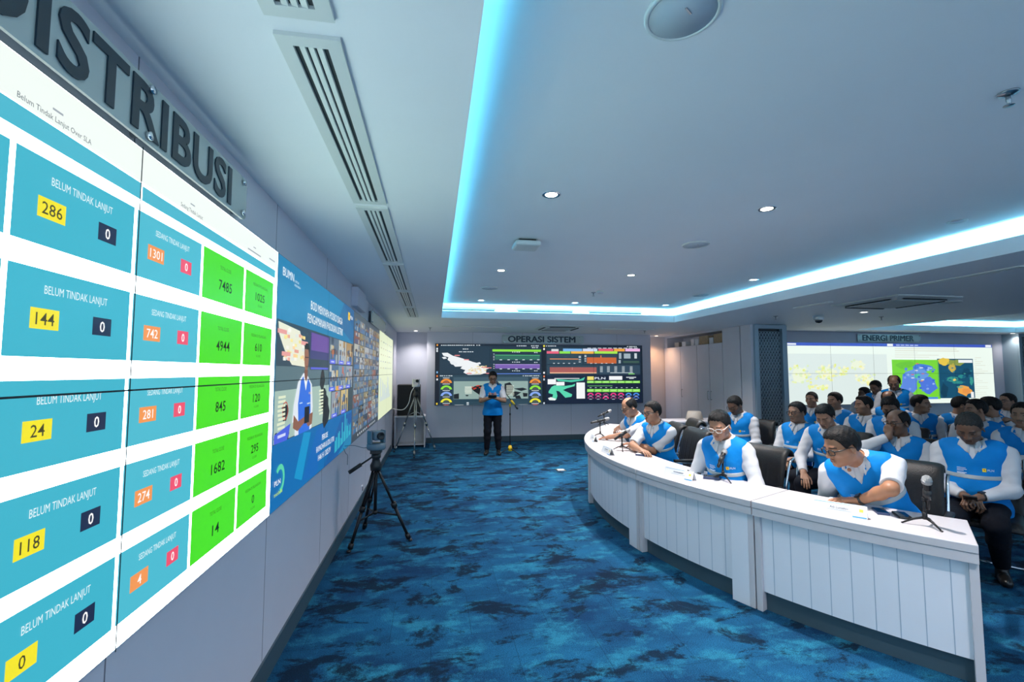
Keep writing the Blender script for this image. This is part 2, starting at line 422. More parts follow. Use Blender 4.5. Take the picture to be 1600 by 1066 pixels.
# ------------------------------------------------------------------ ceiling fittings
def slot_diffuser(loc, L, W, label, rz=0.0, n=4, group='linear air slots along the display wall ceiling'):
    t = thing('linear_diffuser', label, 'air vent', loc, rz, group)
    m = MB(); b = min(.04, W*.23)
    m.box((0, -L/2+b/2, -.006), (W, b, .012)); m.box((0, L/2-b/2, -.006), (W, b, .012)); m.box((-W/2+b/2, 0, -.006), (b, L-2*b, .012)); m.box((W/2-b/2, 0, -.006), (b, L-2*b, .012))
    m.build('frame', M_vent, t)
    m = MB(); m.box((0, 0, -.001), (W-2*b, L-2*b, .002)); m.build('duct', mat('duct_grey', (.045, .055, .06), .7), t)
    for i in range(1, n):
        m = MB(); x = -W/2+b+(W-2*b)*i/n
        m.box((x, 0, -.006), (min(.017, (W-2*b)/n*.7), L-2*b, .008), Matrix.Rotation(.2, 4, 'Y')); m.build('blade', M_vent, t)
for i, (y0, y1) in enumerate(((-.06, 1.22), (1.287, 2.57), (2.635, 3.955), (4.02, 5.33), (5.395, 6.66), (6.72, 7.93))):
    slot_diffuser((-.355, (y0+y1)/2, ZC), y1-y0, .175, ['white three-slot ceiling air vent cut off by the top edge of the photo', 'longest looking white slot vent over the green tiles, nearest complete one', 'white slot vent second in the complete row, over the far edge of the first display', 'white slot vent third in the complete row over the meeting display', 'white slot vent fourth in the complete row over the video grid', 'smallest looking white slot vent at the far end of the row'][i])
for i, x in enumerate((.55, 2.0, 3.35)):      # slots high in the far side of the cove
    t = thing('cove_slot_vent', ['left long dark air slot in the far cove of the raised ceiling', 'middle long dark air slot in the far cove of the raised ceiling', 'right long dark air slot in the far cove of the raised ceiling'][i], 'air vent', (x, C1[3]+.145, 2.735), 0, 'air slots in the far cove')
    m = MB(); m.box((0, 0, 0), (1.06, .01, .045)); m.build('frame', M_vent, t); m = MB(); m.box((0, -.005, 0), (1.02, .006, .022)); m.build('slot', M_dark, t)
for i, (xa, xb, y, lb) in enumerate(((.15, 1.55, 9.45, 'thin ceiling slot vent left of the air cassette before the control display'), (3.55, 4.75, 9.45, 'thin ceiling slot vent right of the air cassette before the control display'))):
    slot_diffuser(((xa+xb)/2, y, ZC), xb-xa, .07, lb, math.pi/2, 2, 'thin slots before the control display')
p1, p2 = px(1290, 474, 2, ZC), px(1390, 456, 2, ZC)
for i, (a, b, lb) in enumerate((((1240, 480), (1300, 472), 'thin slot vent beside the far part of the lowered ceiling edge over the desk'), ((1410, 449), (1600, 415), 'thin slot vent running along the lowered ceiling edge at the right of the photo'))):
    A, B = px(*a, 2, ZC), px(*b, 2, ZC); y0, y1 = sorted((A[1], B[1]))
    slot_diffuser(((A[0]+B[0])/2, (y0+y1)/2, ZC), max(y1-y0, .6), .08, lb, 0, 2, 'thin slots along the lowered ceiling')
for a, lb in (((1335, 517), 'short thin slot vent in the ceiling left of the map display sign'), ((1470, 515), 'short thin slot vent in the ceiling right above the map display sign')):
    A = px(*a, 2, ZC); slot_diffuser((A[0], 9.02, ZC), .9, .07, lb, math.pi/2, 2, 'thin slots before the map display')

def cassette(loc, S, label):
    t = thing('ceiling_cassette', label, 'air conditioner', loc, 0, 'square ceiling air cassettes')
    m = MB(); a, b = S/2, S/2-.13
    m.rings([[(-a, -a, 0), (a, -a, 0), (a, a, 0), (-a, a, 0)], [(-a, -a, -.015), (a, -a, -.015), (a, a, -.015), (-a, a, -.015)], [(-b, -b, -.045), (b, -b, -.045), (b, b, -.045), (-b, b, -.045)]], True, False)
    m.build('cover', M_vent, t, bev=.004)
    m = MB(); c = b-.03; m.box((0, 0, -.046), (2*c, 2*c, .01)); m.build('grille', mat('grille_grey', (.42, .46, .48), .6), t)
    for k in range(4):
        R = Matrix.Rotation(k*math.pi/2, 4, 'Z'); m = MB(); m.box(R @ Vector((0, b+.045, -.036)), (.9*b*2, .055, .012), R @ Matrix.Rotation(-.25, 4, 'X')); m.build('air_slot', M_dark, t)
cassette((2.55, 9.3, ZC), .85, 'square white air cassette in the ceiling before the control display')
cassette((5.95, 5.1, ZC), .95, 'large white air cassette in the lowered ceiling over the seated audience')

def downlight(loc, label, on=True, warm=False, power=1.0, lit=True):
    t = thing('downlight', label, 'downlight', loc, 0, 'recessed ceiling downlights')
    m = MB(); m.lathe([(.040, -.001), (.055, -.004), (.062, -.003), (.064, 0), (.040, 0)]); m.build('trim_ring', M_chrome if on else M_vent, t)
    m = MB(); m.lathe([(.0, 0), (.041, 0), (.041, -.002), (.0, -.002)]); m.build('lens', (M_lampw if warm else M_lamp) if on else M_grey, t)
    if lit:
        ld = bpy.data.lights.new('downlight_lamp', 'SPOT'); ld.energy = DOWNLIGHT_W*power; ld.spot_size = math.radians(125); ld.spot_blend = .9; ld.shadow_soft_size = .045
        ld.color = (1, .55, .28) if warm else (1.0, .93, .89)
        lo = bpy.data.objects.new('downlight_lamp', ld); COL.objects.link(lo); lo.parent = t; lo.location = (0, 0, -.012)
rown = ['nearest', 'middle', 'far']; coln = ['left', 'middle', 'right']
for i, x in enumerate((.76, 2.37, 4.04)):
    for j, y in enumerate((2.92, 5.26, 7.55)):
        on = not (i == 2 and j == 0)
        pw = (.3, 1.35, .5)[i] if on else 1
        if j == 2: pw = (.5, 1.6, 1.3)[i]
        downlight((x, y, ZU), f'{"bright" if on else "unlit"} round downlight, {coln[i]} of the {rown[j]} row in the raised ceiling', on, False, pw, on)
for x, y, pw in ((2.37, .55, 1.0), (.76, .55, .35), (2.37, -1.8, .4)):
    downlight((x, y, ZU), 'round downlight in the raised ceiling above the camera end of the room', True, False, pw)
for x in (9.9, 11.4, 12.9):
    for y in (1.0, 3.4, 5.8, 7.9):
        downlight((x, y, ZU), 'round downlight in the raised ceiling over the back of the audience', True, False, .05)
for p, lb, wm, pw in (((1350, 488), 'bright downlight in the lowered ceiling beside the dome camera', False, .4), ((1033, 524), 'warm downlight in the niche corner by the white cupboard', True, .22), ((648, 519), 'bright downlight in the far left corner over the tripod', False, .3), ((1590, 521), 'bright downlight in front of the lattice column at the right edge', False, .1)):
    A = px(*p, 2, ZC)
    if p[0] == 1033: A = np.array([5.72, 11.2, ZC])
    if p[0] == 648: A = np.array([-.42, 10.7, ZC])
    if p[0] == 1590: A = np.array([13.9, 8.7+.3, ZC])
    downlight(A, lb, True, wm, pw)
for p, lb, z in (((1066, 20), 'large round flush ceiling speaker cut by the top edge of the photo', ZU), ((1087, 382), 'round flush ceiling speaker in the middle of the raised ceiling', ZU), ((765, 450), 'round flush ceiling speaker at the far left of the raised ceiling', ZU), ((1095, 461), 'round flush ceiling speaker at the far right of the raised ceiling', ZU), ((1484, 472), 'round flush ceiling speaker beside the air cassette over the audience', ZC)):
    A = px(*p, 2, z); t = thing('ceiling_speaker', lb, 'speaker', A, 0, 'round ceiling speakers')
    m = MB(); m.lathe([(.0, -.006), (.108, -.008), (.108, 0), (0, 0)], n=40); m.build('grille', mat('speaker_grille', (.52, .60, .66), .7), t)
    m = MB(); m.lathe([(.108, 0), (.108, -.010), (.117, -.011), (.122, -.006), (.122, 0)], n=40); m.build('rim', M_vent, t)
    m = MB(); m.box((.01, -.02, -.009), (.035, .006, .002), Matrix.Rotation(.6, 4, 'Z')); m.build('badge', M_steel, t)
A = px(1484, 350, 2, ZU)
def sprinkler(A, lb):
    t = thing('sprinkler', lb, 'sprinkler', A, 0, 'ceiling fire sprinklers')
    m = MB(); m.lathe([(0, 0), (.036, 0), (.034, -.006), (.014, -.012), (0, -.012)]); m.build('cup', M_steel, t)
    m = MB(); m.lathe([(.009, -.01), (.009, -.035), (.006, -.04), (.006, -.055)]); m.build('nozzle', M_steel, t)
    m = MB(); m.lathe([(0, -.055), (.019, -.055), (.019, -.058), (0, -.058)]); m.build('deflector', M_steel, t)
    return t
sprinkler(px(1575, 145, 2, ZU), 'chrome fire sprinkler at the top right of the raised ceiling')
for p, lb, z in (((927, 457), 'chrome fire sprinkler beside the smoke detector in the raised ceiling', ZU), ((672, 512), 'small sprinkler in the ceiling above the far tripod', ZC), ((1007, 517), 'small sprinkler in the ceiling right of the control display sign', ZC), ((1212, 494), 'small sprinkler in the ceiling near the lattice column', ZC), ((1377, 495), 'small sprinkler in the lowered ceiling right of the dome camera', ZC)):
    sprinkler(px(*p, 2, z), lb)
A = px(938, 455, 2, ZU); t = thing('smoke_detector', 'round white smoke detector beside the sprinkler in the raised ceiling', 'smoke detector', A)
m = MB(); m.lathe([(0, 0), (.055, 0), (.055, -.018), (0, -.018)]); m.build('base', M_vent, t)
m = MB(); m.lathe([(.045, -.018), (.042, -.035), (.02, -.042), (0, -.042)]); m.build('sensor_cap', M_white, t)
A = px(822, 377, 2, ZU); t = thing('wireless_access_point', 'square white wireless access point mounted on the raised ceiling', 'access point', A)
m = MB(); m.box((0, 0, -.012), (.15, .15, .024)); m.build('bracket', M_black, t)
m = MB(); m.box((0, 0, -.042), (.235, .235, .045)); m.build('housing', M_vent, t, bev=.018)
m = MB(); m.lathe([(0, -.0645), (.006, -.0645), (.006, -.0665), (0, -.0665)]); m.build('status_lamp', M_white, t)
A = px(1279, 494, 2, ZC); t = thing('dome_camera', 'small dome security camera under the lowered ceiling beside the lattice column', 'camera', A)
m = MB(); m.lathe([(0, 0), (.075, 0), (.078, -.03), (.07, -.065), (.055, -.07), (0, -.07)]); m.build('housing', M_vent, t)
m = MB(); m.lathe([(.056, -.068), (.052, -.09), (.036, -.112), (0, -.122)]); m.build('dome', mat('smoked_dome', (.01, .01, .012), .05, spec=1), t)

# box beam and second plate high on the left wall
mb = MB(); mb.bb((XL, 5.04, 2.335), (XL+.07, 5.62, 2.54)); o = mb.build('wall_box', M_wall, bev=.004); tag(o, 'plain white box fixed high on the left wall above the meeting display', 'wall box')
mb = None
# ------------------------------------------------------------------ display walls
def video_wall(name, label, O, U, N, w, h, cols, rows, depth=.04, kk=SCREEN):
    O, U, N = Vector(O), Vector(U), Vector(N); V = Vector((0, 0, 1))
    t = thing(name, label, 'display wall', O + U*(w/2))
    for i in range(cols):
        for j in range(rows):
            m = MB(); g = .0022
            c = [O + U*(w*(i+a)/cols + (g if a == 0 else -g)) + V*(h*(j+b)/rows + (g if b == 0 else -g)) for a, b in ((0, 0), (1, 0), (1, 1), (0, 1))]
            m.prism(c, N*depth); m.build('display_panel', M_black, t, world=True)
    cv = Canvas(O + N*(depth+.0005), U, V, N); cv.k = kk*1.3 if kk == SCREEN else kk
    return t, cv
def seams(t, cv, w, h, cols, rows, wd=.005):
    m = MB()
    for i in range(1, cols): m._add([cv.P(w*i/cols-wd/2, 0, 8), cv.P(w*i/cols+wd/2, 0, 8), cv.P(w*i/cols+wd/2, h, 8), cv.P(w*i/cols-wd/2, h, 8)], [(0, 1, 2, 3)])
    for j in range(1, rows): m._add([cv.P(0, h*j/rows-wd/2, 8), cv.P(w, h*j/rows-wd/2, 8), cv.P(w, h*j/rows+wd/2, 8), cv.P(0, h*j/rows+wd/2, 8)], [(0, 1, 2, 3)])
    m.build('panel_seam', mat('seam_black', (.02, .03, .04), .5), t, world=True)
ZB, HS = .872, 1.43
XS = XL
YL0, YS2, YS3, YS4, YL1 = .262, 2.70, 5.17, 7.55, 9.98
LD = .011      # panel depth
# --- first display: complaint counts
t, c = video_wall('video_wall', 'bright near display wall of teal and green count tiles on the left wall', (XS, YL0, ZB), (0, 1, 0), (1, 0, 0), YS2-YL0, HS, 2, 2, LD)
W = YS2-YL0; oy = YL0; oz = ZB
R = lambda y0, z0, y1, z1, col, l=1: c.rect(y0-oy, z0-oz, y1-oy, z1-oz, col, l)
T = lambda s, y, z, h, col, **k: c.text(s, y-oy, z-oz, h, col, **k)
c.rect(.004, .004, W-.004, HS-.004, '#e8f9fb', 0)
R(.27, 2.2, 2.69, 2.296, '#f3fbf5')
TEAL, TEAL2, GREEN = '#3fb4cb', '#4dbbd0', '#4ae30c'
R(.26, 2.146, 1.49, 2.196, '#49b6cd'); R(1.497, 2.146, 2.66, 2.190, '#49b6cd')
tops = [2.114, 1.867, 1.621, 1.377, 1.134]
bel = ['286', '144', '24', '118', '0']; sed = ['1301', '742', '281', '274', '4']; tot = ['7485', '4944', '845', '1682', '14']; fee = ['1025', '610', '120', '295', '0']
for i, z in enumerate(tops):
    zb = z-.195
    R(.30, zb, .68, z, TEAL); R(.70, zb, 1.069, z, TEAL)
    R(1.083, zb, 1.467, z, TEAL); R(1.481, zb, 1.858, z, TEAL2); R(1.874, zb, 2.25, z, GREEN); R(2.268, zb, 2.637, z, GREEN)
    T('BELUM TINDAK LANJUT', 1.275, z-.044, .019, '#e6f8fb', width=.2)
    R(1.143, z-.133, 1.221, z-.087, '#f6e820', 2); T(bel[i], 1.182, z-.110, .027, '#44431f', bold=.01)
    R(1.328, z-.133, 1.396, z-.087, '#1b2747', 2); T('0', 1.362, z-.110, .027, '#ffffff', bold=.03)
    T('SEDANG TINDAK LANJUT', 1.671, z-.044, .018, '#e6f8fb', width=.2)
    R(1.537, z-.133, 1.622, z-.087, '#f59a52', 2); T(sed[i], 1.5795, z-.110, .027, '#ffffff', bold=.012)
    R(1.721, z-.133, 1.791, z-.087, '#f0536f', 2); T('0', 1.756, z-.110, .027, '#ffffff', bold=.03)
    T('TOTAL CLOSE', 2.062, z-.052, .015, '#2c6d10', width=.10); T(tot[i], 2.066, z-.122, .040, '#0a2006', width=.03*len(tot[i]), bold=.02)
    T('FEEDBACK PELANGGAN', 2.452, z-.052, .013, '#2c6d10', width=.19); T(fee[i], 2.452, z-.108, .038, '#0a2006', width=.03*len(fee[i]), bold=.02); T('CLOSE', 2.452, z-.150, .010, '#2c6d10', width=.055)
R(1.165, 2.233, 1.195, 2.238, '#a0aab2', 2); T('Belum Tindak Lanjut Over SLA', 1.18, 2.215, .013, '#56626c', width=.21)
R(1.765, 2.233, 1.795, 2.238, '#a0aab2', 2); T('Sedang Tindak Lanjut', 1.778, 2.212, .014, '#56626c', width=.15)
R(2.345, 2.233, 2.375, 2.238, '#a0aab2', 2); R(2.28, 2.209, 2.44, 2.215, '#98a2aa', 2); R(2.56, 2.23, 2.645, 2.237, '#aab4bc', 2)
R(2.672, 1.1, 2.682, 2.02, '#9fb6b8', 2)
c.build('screen_image', M_screen, t); seams(t, c, W, HS, 2, 2)

# --- second display: online meeting
t, c = video_wall('video_wall', 'blue display wall showing an online meeting with a large speaker picture', (XS, YS2, ZB), (0, 1, 0), (1, 0, 0), YS3-YS2, HS, 2, 2, LD, 1.05)
W = YS3-YS2; oy = YS2
c.rect(.004, .004, W-.004, HS-.004, '#1f7fae', 0)
c.poly([(0.004, 0.004), (1.5, .004), (2.46, .30), (2.46, .45), (.004, .45)], '#0f6aad', 1)
c.poly([(1.2, .004), (1.75, .004), (2.46, .16), (2.46, .34), (1.9, .34)], '#1a5a9e', 2)
c.poly([(.43, .10), (.60, .05), (.80, .34), (.62, .36)], '#1793c8', 2); c.poly([(.62, .04), (1.0, .004), (1.25, .34), (.98, .34)], '#1566b4', 2)
c.poly([(1.6, 1.2), (2.46, 1.06), (2.46, 1.425), (1.9, 1.425)], '#2a6a9c', 1); c.poly([(1.9, 1.425), (2.46, 1.2), (2.46, 1.425)], '#265f93', 2)
random.seed(3)
for i in range(18):      # city skyline in the lower right corner
    u = 1.62+i*.045; hh = .06+.22*random.random()*(1-abs(i-10)/14); c.rect(u, .05+.004*i, u+.036, .08+hh, ['#2fa9c4', '#3cc0cc', '#248fb8'][i % 3], 3)
c.text('BUMN', .19, 1.345, .05, '#f4fbff', width=.21); c.text('UNTUK', .36, 1.33, .014, '#dceef6', width=.09); c.text('INDONESIA', .375, 1.305, .014, '#dceef6', width=.13)
c.rect(2.12, 1.29, 2.22, 1.37, '#f3cf2a', 3); c.poly([(2.18, 1.365), (2.15, 1.33), (2.17, 1.33), (2.155, 1.295), (2.195, 1.338), (2.172, 1.338)], '#d8301f', 4); c.text('PLN', 2.31, 1.33, .034, '#ffffff', width=.13, bold=.02)
c.text('BOD MENYAPA POSKO SIAGA', 1.27, 1.238, .062, '#f7f7f2', width=1.13); c.text('PENGAMANAN PASOKAN LISTRIK', 1.25, 1.14, .062, '#f7f7f2', width=1.24)
c.text('PERIODE', 1.24, .255, .042, '#f3f8fa', width=.2, bold=.015); c.text('RAMADHAN & IDUL FITRI', 1.28, .185, .044, '#f3f8fa', width=.62); c.text('1446 H / 2025 M', 1.24, .115, .044, '#f3f8fa', width=.42)
c.rect(.01, .365, W-.01, 1.063, '#3a4a52', 2)                      # meeting picture
c.rect(.012, .80, .72, 1.06, '#2f4656', 3); c.rect(.012, .66, 1.3, .80, '#58727a', 3); c.rect(.012, .37, 1.42, .66, '#a3bdb2', 3)
c.rect(.72, .86, 1.3, 1.05, '#3b3d75', 4); c.rect(.74, .92, 1.28, 1.045, '#6b4a9b', 5); c.rect(.72, .78, 1.3, .86, '#2c4350', 4); c.rect(.74, .785, 1.28, .80, '#5a62d8', 5)
random.seed(8)
pts = [(.03, 1.05), (.45, 1.03), (.50, .97), (.58, .93), (.62, .86), (.60, .80), (.30, .81), (.20, .86), (.12, .92), (.05, .98)]
c.poly(pts, '#e9ead2', 5)
for k in range(40):
    u, v = .1+.45*random.random(), .83+.18*random.random(); c.rect(u, v, u+.05, v+.02, random.choice(['#efe08c', '#f3f2e6', '#e6a08e', '#dfe6e0', '#f0c890']), 6)
for u, v in ((.48, .945), (.10, .86), (.02, .985)): c.rect(u, v, u+.16, v+.025, '#e9a19b', 7)
for u, v, r in ((.2, .53, .06), (1.15, .56, .10), (1.25, .44, .12), (1.1, .70, .08), (.26, .40, .03), (.05, .40, .03)):
    ps = [(u+r*(.7+.5*random.random())*math.cos(a*math.pi/6), v+r*(.7+.5*random.random())*math.sin(a*math.pi/6)) for a in range(12)]; c.poly(ps, '#23282b', 4)
c.arc(.2, .54, .055, .047, '#c8503a', 5, 0, 6.28, 12)
for u in (.06, 1.0):
    for k in range(8): c.rect(u+.03*random.random(), .44+.025*k, u+.14, .455+.025*k, '#dfe8c8', 5)
# the man speaking, as the display shows him
c.poly([(.40, .365), (.40, .47), (.34, .45), (.36, .56), (.44, .70), (.56, .76), (.66, .74), (.78, .68), (.82, .52), (.80, .37), (.75, .365)], '#dfe6ef', 6)
c.poly([(.48, .365), (.45, .56), (.50, .71), (.58, .75), (.66, .73), (.74, .68), (.76, .5), (.74, .365)], '#2f6fdd', 7)
c.poly([(.55, .75), (.62, .64), (.67, .735)], '#f0f3f6', 8); c.poly([(.58, .73), (.57, .78), (.655, .78), (.65, .73), (.62, .70)], '#7d5240', 9)
c.disc(.615, .86, .055, '#96654d', 9, .085); c.poly([(.555, .87), (.555, .93), (.585, .96), (.65, .96), (.68, .93), (.68, .88), (.665, .92), (.57, .92)], '#16181a', 10)
c.rect(.575, .862, .662, .868, '#22211f', 11); c.rect(.60, .80, .64, .806, '#5d352b', 11)
c.poly([(.36, .50), (.35, .42), (.45, .39), (.62, .43), (.62, .47), (.46, .45)], '#8d5f49', 9); c.poly([(.82, .48), (.80, .40), (.70, .39), (.64, .43), (.66, .47)], '#8d5f49', 9); c.rect(.60, .42, .72, .53, '#14171b', 10)
c.text('PLN', .73, .62, .016, '#f2d23a', width=.06, l=9); c.rect(.48, .56, .545, .568, '#b9d2f2', 9); c.rect(.66, .545, .74, .555, '#b9c9dd', 9)
c.poly([(.012, .37), (.012, .42), (.30, .455), (.27, .39), (.24, .365)], '#4a62dc', 8); c.rect(.07, .395, .21, .412, '#cdd5fb', 9)
cols = ['#c9b27a', '#8f9aa6', '#b0b4aa', '#5f6f80', '#3c4a5a', '#a88a5a', '#b9bdb8', '#46698a', '#b7654f', '#2a3138', '#6c8aa0', '#d2b24e']
def feed(u0, v0, u1, v1, l, rnd):      # one small meeting picture: room, heads, caption
    bg = rnd.choice(cols); c.rect(u0, v0, u1, v1, bg, l)
    for k in range(8):
        a, b = u0+(u1-u0)*rnd.random()*.8, v0+(v1-v0)*rnd.random()*.8
        c.rect(a, b, min(u1, a+(u1-u0)*(.1+.2*rnd.random())), min(v1, b+(v1-v0)*(.1+.25*rnd.random())), rnd.choice(cols), l+1)
    for k in range(3):
        a = u0+(u1-u0)*(.2+.28*k); c.rect(a-(u1-u0)*.09, v0, a+(u1-u0)*.09, v0+(v1-v0)*.36, rnd.choice(['#3c6fa0', '#98a4ab', '#356088']), l+2); c.disc(a, v0+(v1-v0)*.46, (u1-u0)*.06, '#6d4b3a', l+3, (v1-v0)*.11, n=8)
rnd = random.Random(4)
for r in range(3):
    for k in range(3):
        if r == 2 and k == 2: continue
        u0 = 1.32+k*.37 if r < 2 else 1.44+k*.40; v0 = .835-r*.232; feed(u0+.004, v0+.004, u0+.36, v0+.222, 4, rnd)
        c.rect(u0+.01, v0, u0+.22, v0+.035, '#5a6ae6', 9); c.rect(u0+.05, v0+.012, u0+.17, v0+.023, '#c6cefa', 10)
c.rect(1.6, .60, 1.8, .64, '#e0a43c', 9)
# small eco emblem bottom left
c.arc(.14, .16, .085, .055, '#5bd3a8', 6, -1.5, 2.4, 12); c.text('PLN', .10, .15, .028, '#ffffff', width=.10, bold=.02, l=7); c.text('mobile', .12, .09, .022, '#bfe25a', width=.14, bold=.02, l=7)
c.build('screen_image', M_screen2, t); seams(t, c, W, HS, 2, 2)

# --- third display: gallery of meeting cameras
t, c = video_wall('video_wall', 'dark display wall filled with small meeting camera pictures', (XS, YS3, ZB), (0, 1, 0), (1, 0, 0), YS4-YS3, HS, 2, 2, LD, 1.05)
W = YS4-YS3; c.rect(.004, .004, W-.004, HS-.004, '#4a5560', 0); rnd = random.Random(11)
cols = ['#8f8466', '#7c8791', '#b0b0a4', '#5f6f80', '#3c4a5a', '#7c6d52', '#a6aaac', '#46698a', '#8a5a4c', '#2a3138', '#60788a', '#94865a']
for r in range(9):
    for k in range(6): feed(.05+k*.385, .09+r*.142, .05+k*.385+.37, .09+r*.142+.134, 2, rnd)
c.rect(.01, .01, W-.01, .075, '#3a434c', 1)
for k in range(12): c.rect(.4+k*.14, .03, .45+k*.14, .055, '#c8d0d6' if k != 6 else '#d8503a', 2)
c.build('screen_image', M_screen2, t); seams(t, c, W, HS, 2, 2)
# --- fourth display: pale dashboard with bars
t, c = video_wall('video_wall', 'pale greenish display wall with bar charts at the far end of the left wall', (XS, YS4, ZB), (0, 1, 0), (1, 0, 0), YL1-YS4, HS, 2, 2, LD, 1.05)
W = YL1-YS4; c.rect(.004, .004, W-.004, HS-.004, '#dfe9c4', 0)
rnd = random.Random(2)
for k in range(22): c.rect(.2+k*.08, .28, .25+k*.08, .33+.35*rnd.random(), '#b9c9d6', 2)
for r in range(5):
    for k in range(6): c.rect(.2+k*.34, .82+r*.11, .2+k*.34+.1+.12*rnd.random(), .84+r*.11, rnd.choice(['#9aa89a', '#c8c8a0', '#b0bdb8']), 2)
c.build('screen_image', M_screen2, t); seams(t, c, W, HS, 2, 2)

# --- control display on the back wall (dark maps and charts)
BX0, BX1, BZ0 = .022, 5.15, .862; BW, BH = BX1-BX0, 1.437
t, c = video_wall('video_wall', 'dark control room display wall with maps and charts on the back wall', (BX0, YB-.003, BZ0), (1, 0, 0), (0, -1, 0), BW, BH, 4, 2, kk=1.05)
def q6(x, y):      # point on the display from the enlarged photograph
    p = px(660+x/4.2105, 500+y/4.2105, 1, YB-.04); return (p[0]-BX0, p[2]-BZ0)
def r6(x0, y0, x1, y1, col, l=2):
    a, b = q6(x0, y1), q6(x1, y0); e = .004
    c.rect(max(a[0], e), max(a[1], e), min(b[0], BW-e), min(b[1], BH-e), col, l)
def t6(s, x, y, h, wd, col, l=5, bold=0.0):
    a = q6(x, y); b = q6(x+wd, y); c.text(s, *a, h/4.2105*q6k, col, width=b[0]-a[0], l=l, bold=bold)
q6k = (q6(500, 300)[1]-q6(500, 400)[1])/(100/4.2105)
c.rect(.004, .004, BW-.004, BH-.004, '#101c2c', 0); 
r6(112, 175, 780, 362, '#1f3444', 1); r6(112, 362, 792, 564, '#26404e', 1); r6(452, 175, 782, 360, '#1b2d3e', 2)
r6(82, 158, 112, 566, '#0b1220', 1); r6(788, 164, 812, 558, '#0a101c', 1); r6(815, 184, 1432, 362, '#1d3140', 1); r6(812, 362, 1440, 552, '#0e1b33', 1)
for x, y, cc in ((98, 166, '#f0a03a'), (97, 190, '#e8eef2'), (97, 205, '#e8eef2'), (97, 345, '#7fb8e8'), (97, 370, '#f08030'), (97, 392, '#e8eef2'), (95, 552, '#f0d030'), (800, 172, '#f3e640'), (800, 192, '#ffffff'), (800, 348, '#ffffff'), (800, 372, '#e8865a'), (800, 392, '#c8d4e0'), (800, 548, '#c8d4e0')): r6(x-5, y-6, x+5, y+6, cc, 3)
for x0, x1, y in ((122, 350, 167), (355, 380, 167), (620, 700, 171), (715, 775, 171), (720, 775, 183), (812, 890, 172), (1345, 1420, 176), (265, 312, 192), (240, 340, 210), (590, 655, 212), (590, 655, 278), (590, 655, 335), (115, 200, 368), (660, 775, 368), (735, 775, 215), (735, 775, 280), (735, 775, 335)):
    n = max(2, int((x1-x0)/14)); rr = random.Random(x0)
    for k in range(n): r6(x0+k*14, y-2.5, x0+k*14+7+6*rr.random(), y+2.5, '#d9e2e8', 4)
r6(460, 196, 780, 208, '#8be23c', 3)
r6(478, 232, 772, 262, '#2f6b58', 3); r6(478, 231, 772, 234, '#4fb070', 4); r6(478, 294, 772, 320, '#7a5cae', 3); r6(478, 292, 772, 295, '#b49ae0', 4); r6(478, 352, 778, 358, '#5f86e0', 3)
for x in (516, 567, 618, 665, 714, 762):
    for y in (262, 322): r6(x-8, y-2, x+8, y+3, '#cfdbe0', 4)
for y in (225, 240, 250, 262, 292, 305, 318): r6(466, y-2, 474, y+2, '#cfdbe0', 4)
pl = [(128, 218), (165, 216), (200, 236), (245, 248), (290, 262), (330, 276), (360, 284), (375, 302), (360, 308), (420, 316), (446, 316), (415, 328), (420, 346), (385, 360), (300, 362), (270, 346), (282, 330), (250, 320), (262, 306), (215, 308), (200, 290), (165, 262), (172, 246), (138, 236)]
c.poly([q6(*p) for p in pl], '#eef2f4', 3)
for p in ([(180, 280), (205, 270), (230, 286), (222, 300), (190, 292)], [(128, 246), (150, 242), (162, 254), (140, 258)], [(352, 284), (378, 278), (386, 290), (360, 296)]): c.poly([q6(*a) for a in p], '#e4eaee', 3)
rr = random.Random(6)
for k in range(60): 
    x, y = 300+rr.random()*115, 300+rr.random()*52; r6(x, y, x+12, y+5, rr.choice(['#e8dca0', '#f2e9b8', '#e0c878', '#f4f4ec', '#ecc8b8']), 4)
for x, y in ((212, 234), (272, 262), (388, 312), (420, 316), (290, 352), (420, 352)): r6(x, y-3, x+34, y+3, '#e88a8a', 5)
r6(205, 402, 695, 522, '#8fa8a2', 3); r6(205, 376, 695, 402, '#3b5563', 3)
for p in ([(320, 450), (345, 436), (380, 430), (420, 436), (440, 470), (420, 500), (380, 496), (340, 470)], [(540, 420), (575, 410), (600, 440), (590, 480), (560, 500), (540, 470)], [(590, 480), (610, 470), (650, 476), (600, 510)], [(600, 452), (660, 446), (690, 456), (650, 468)], [(660, 480), (692, 482), (690, 504), (664, 506)], [(206, 490), (240, 484), (240, 520), (206, 520)], [(606, 500), (640, 496), (650, 518), (615, 518)], [(284, 494), (304, 494), (300, 502), (286, 502)]):
    c.poly([q6(*a) for a in p], '#15191c', 4)
for k in range(9): r6(322+k*10, 440+12*math.sin(k*1.3), 336+k*10, 446+12*math.sin(k*1.3), '#d0402c', 5)
for k in range(10):
    r6(275+8*rr.random(), 438+k*5, 325, 441+k*5, '#dfe8d8', 5); r6(552, 430+k*7, 606-8*rr.random(), 433+k*7, '#dfe8d8', 5)
for sx in (157, 742):
    r6(sx-40, 384, sx+40, 562, '#1c2f40', 3); 
    for y, cc in ((415, '#f0922e'), (458, '#8be23c'), (500, '#86a8ee'), (543, '#e6e02e')):
        a = q6(sx, y+2); w2 = q6(sx+38, y)[0]-a[0]; c.arc(*a, w2, w2*.58, cc, 5, 0.1, 3.04, 10, .78); c.arc(*a, w2*.5, w2*.1, '#b8602a' if cc == '#f0922e' else '#4a5a50', 5, .1, 3.04, 8, .7); r6(sx-24, y+5, sx+24, y+9, '#dde4e6', 5)
    r6(sx-22, 380, sx+22, 384, '#d8e0e4', 5); r6(sx-16, 558, sx+16, 564, '#d86a5a', 6)
for x0, x1, y in ((212, 272, 562), (632, 692, 560), (290, 306, 546), (290, 306, 558)): r6(x0, y-4, x1, y+4, '#c9d3d6', 5)
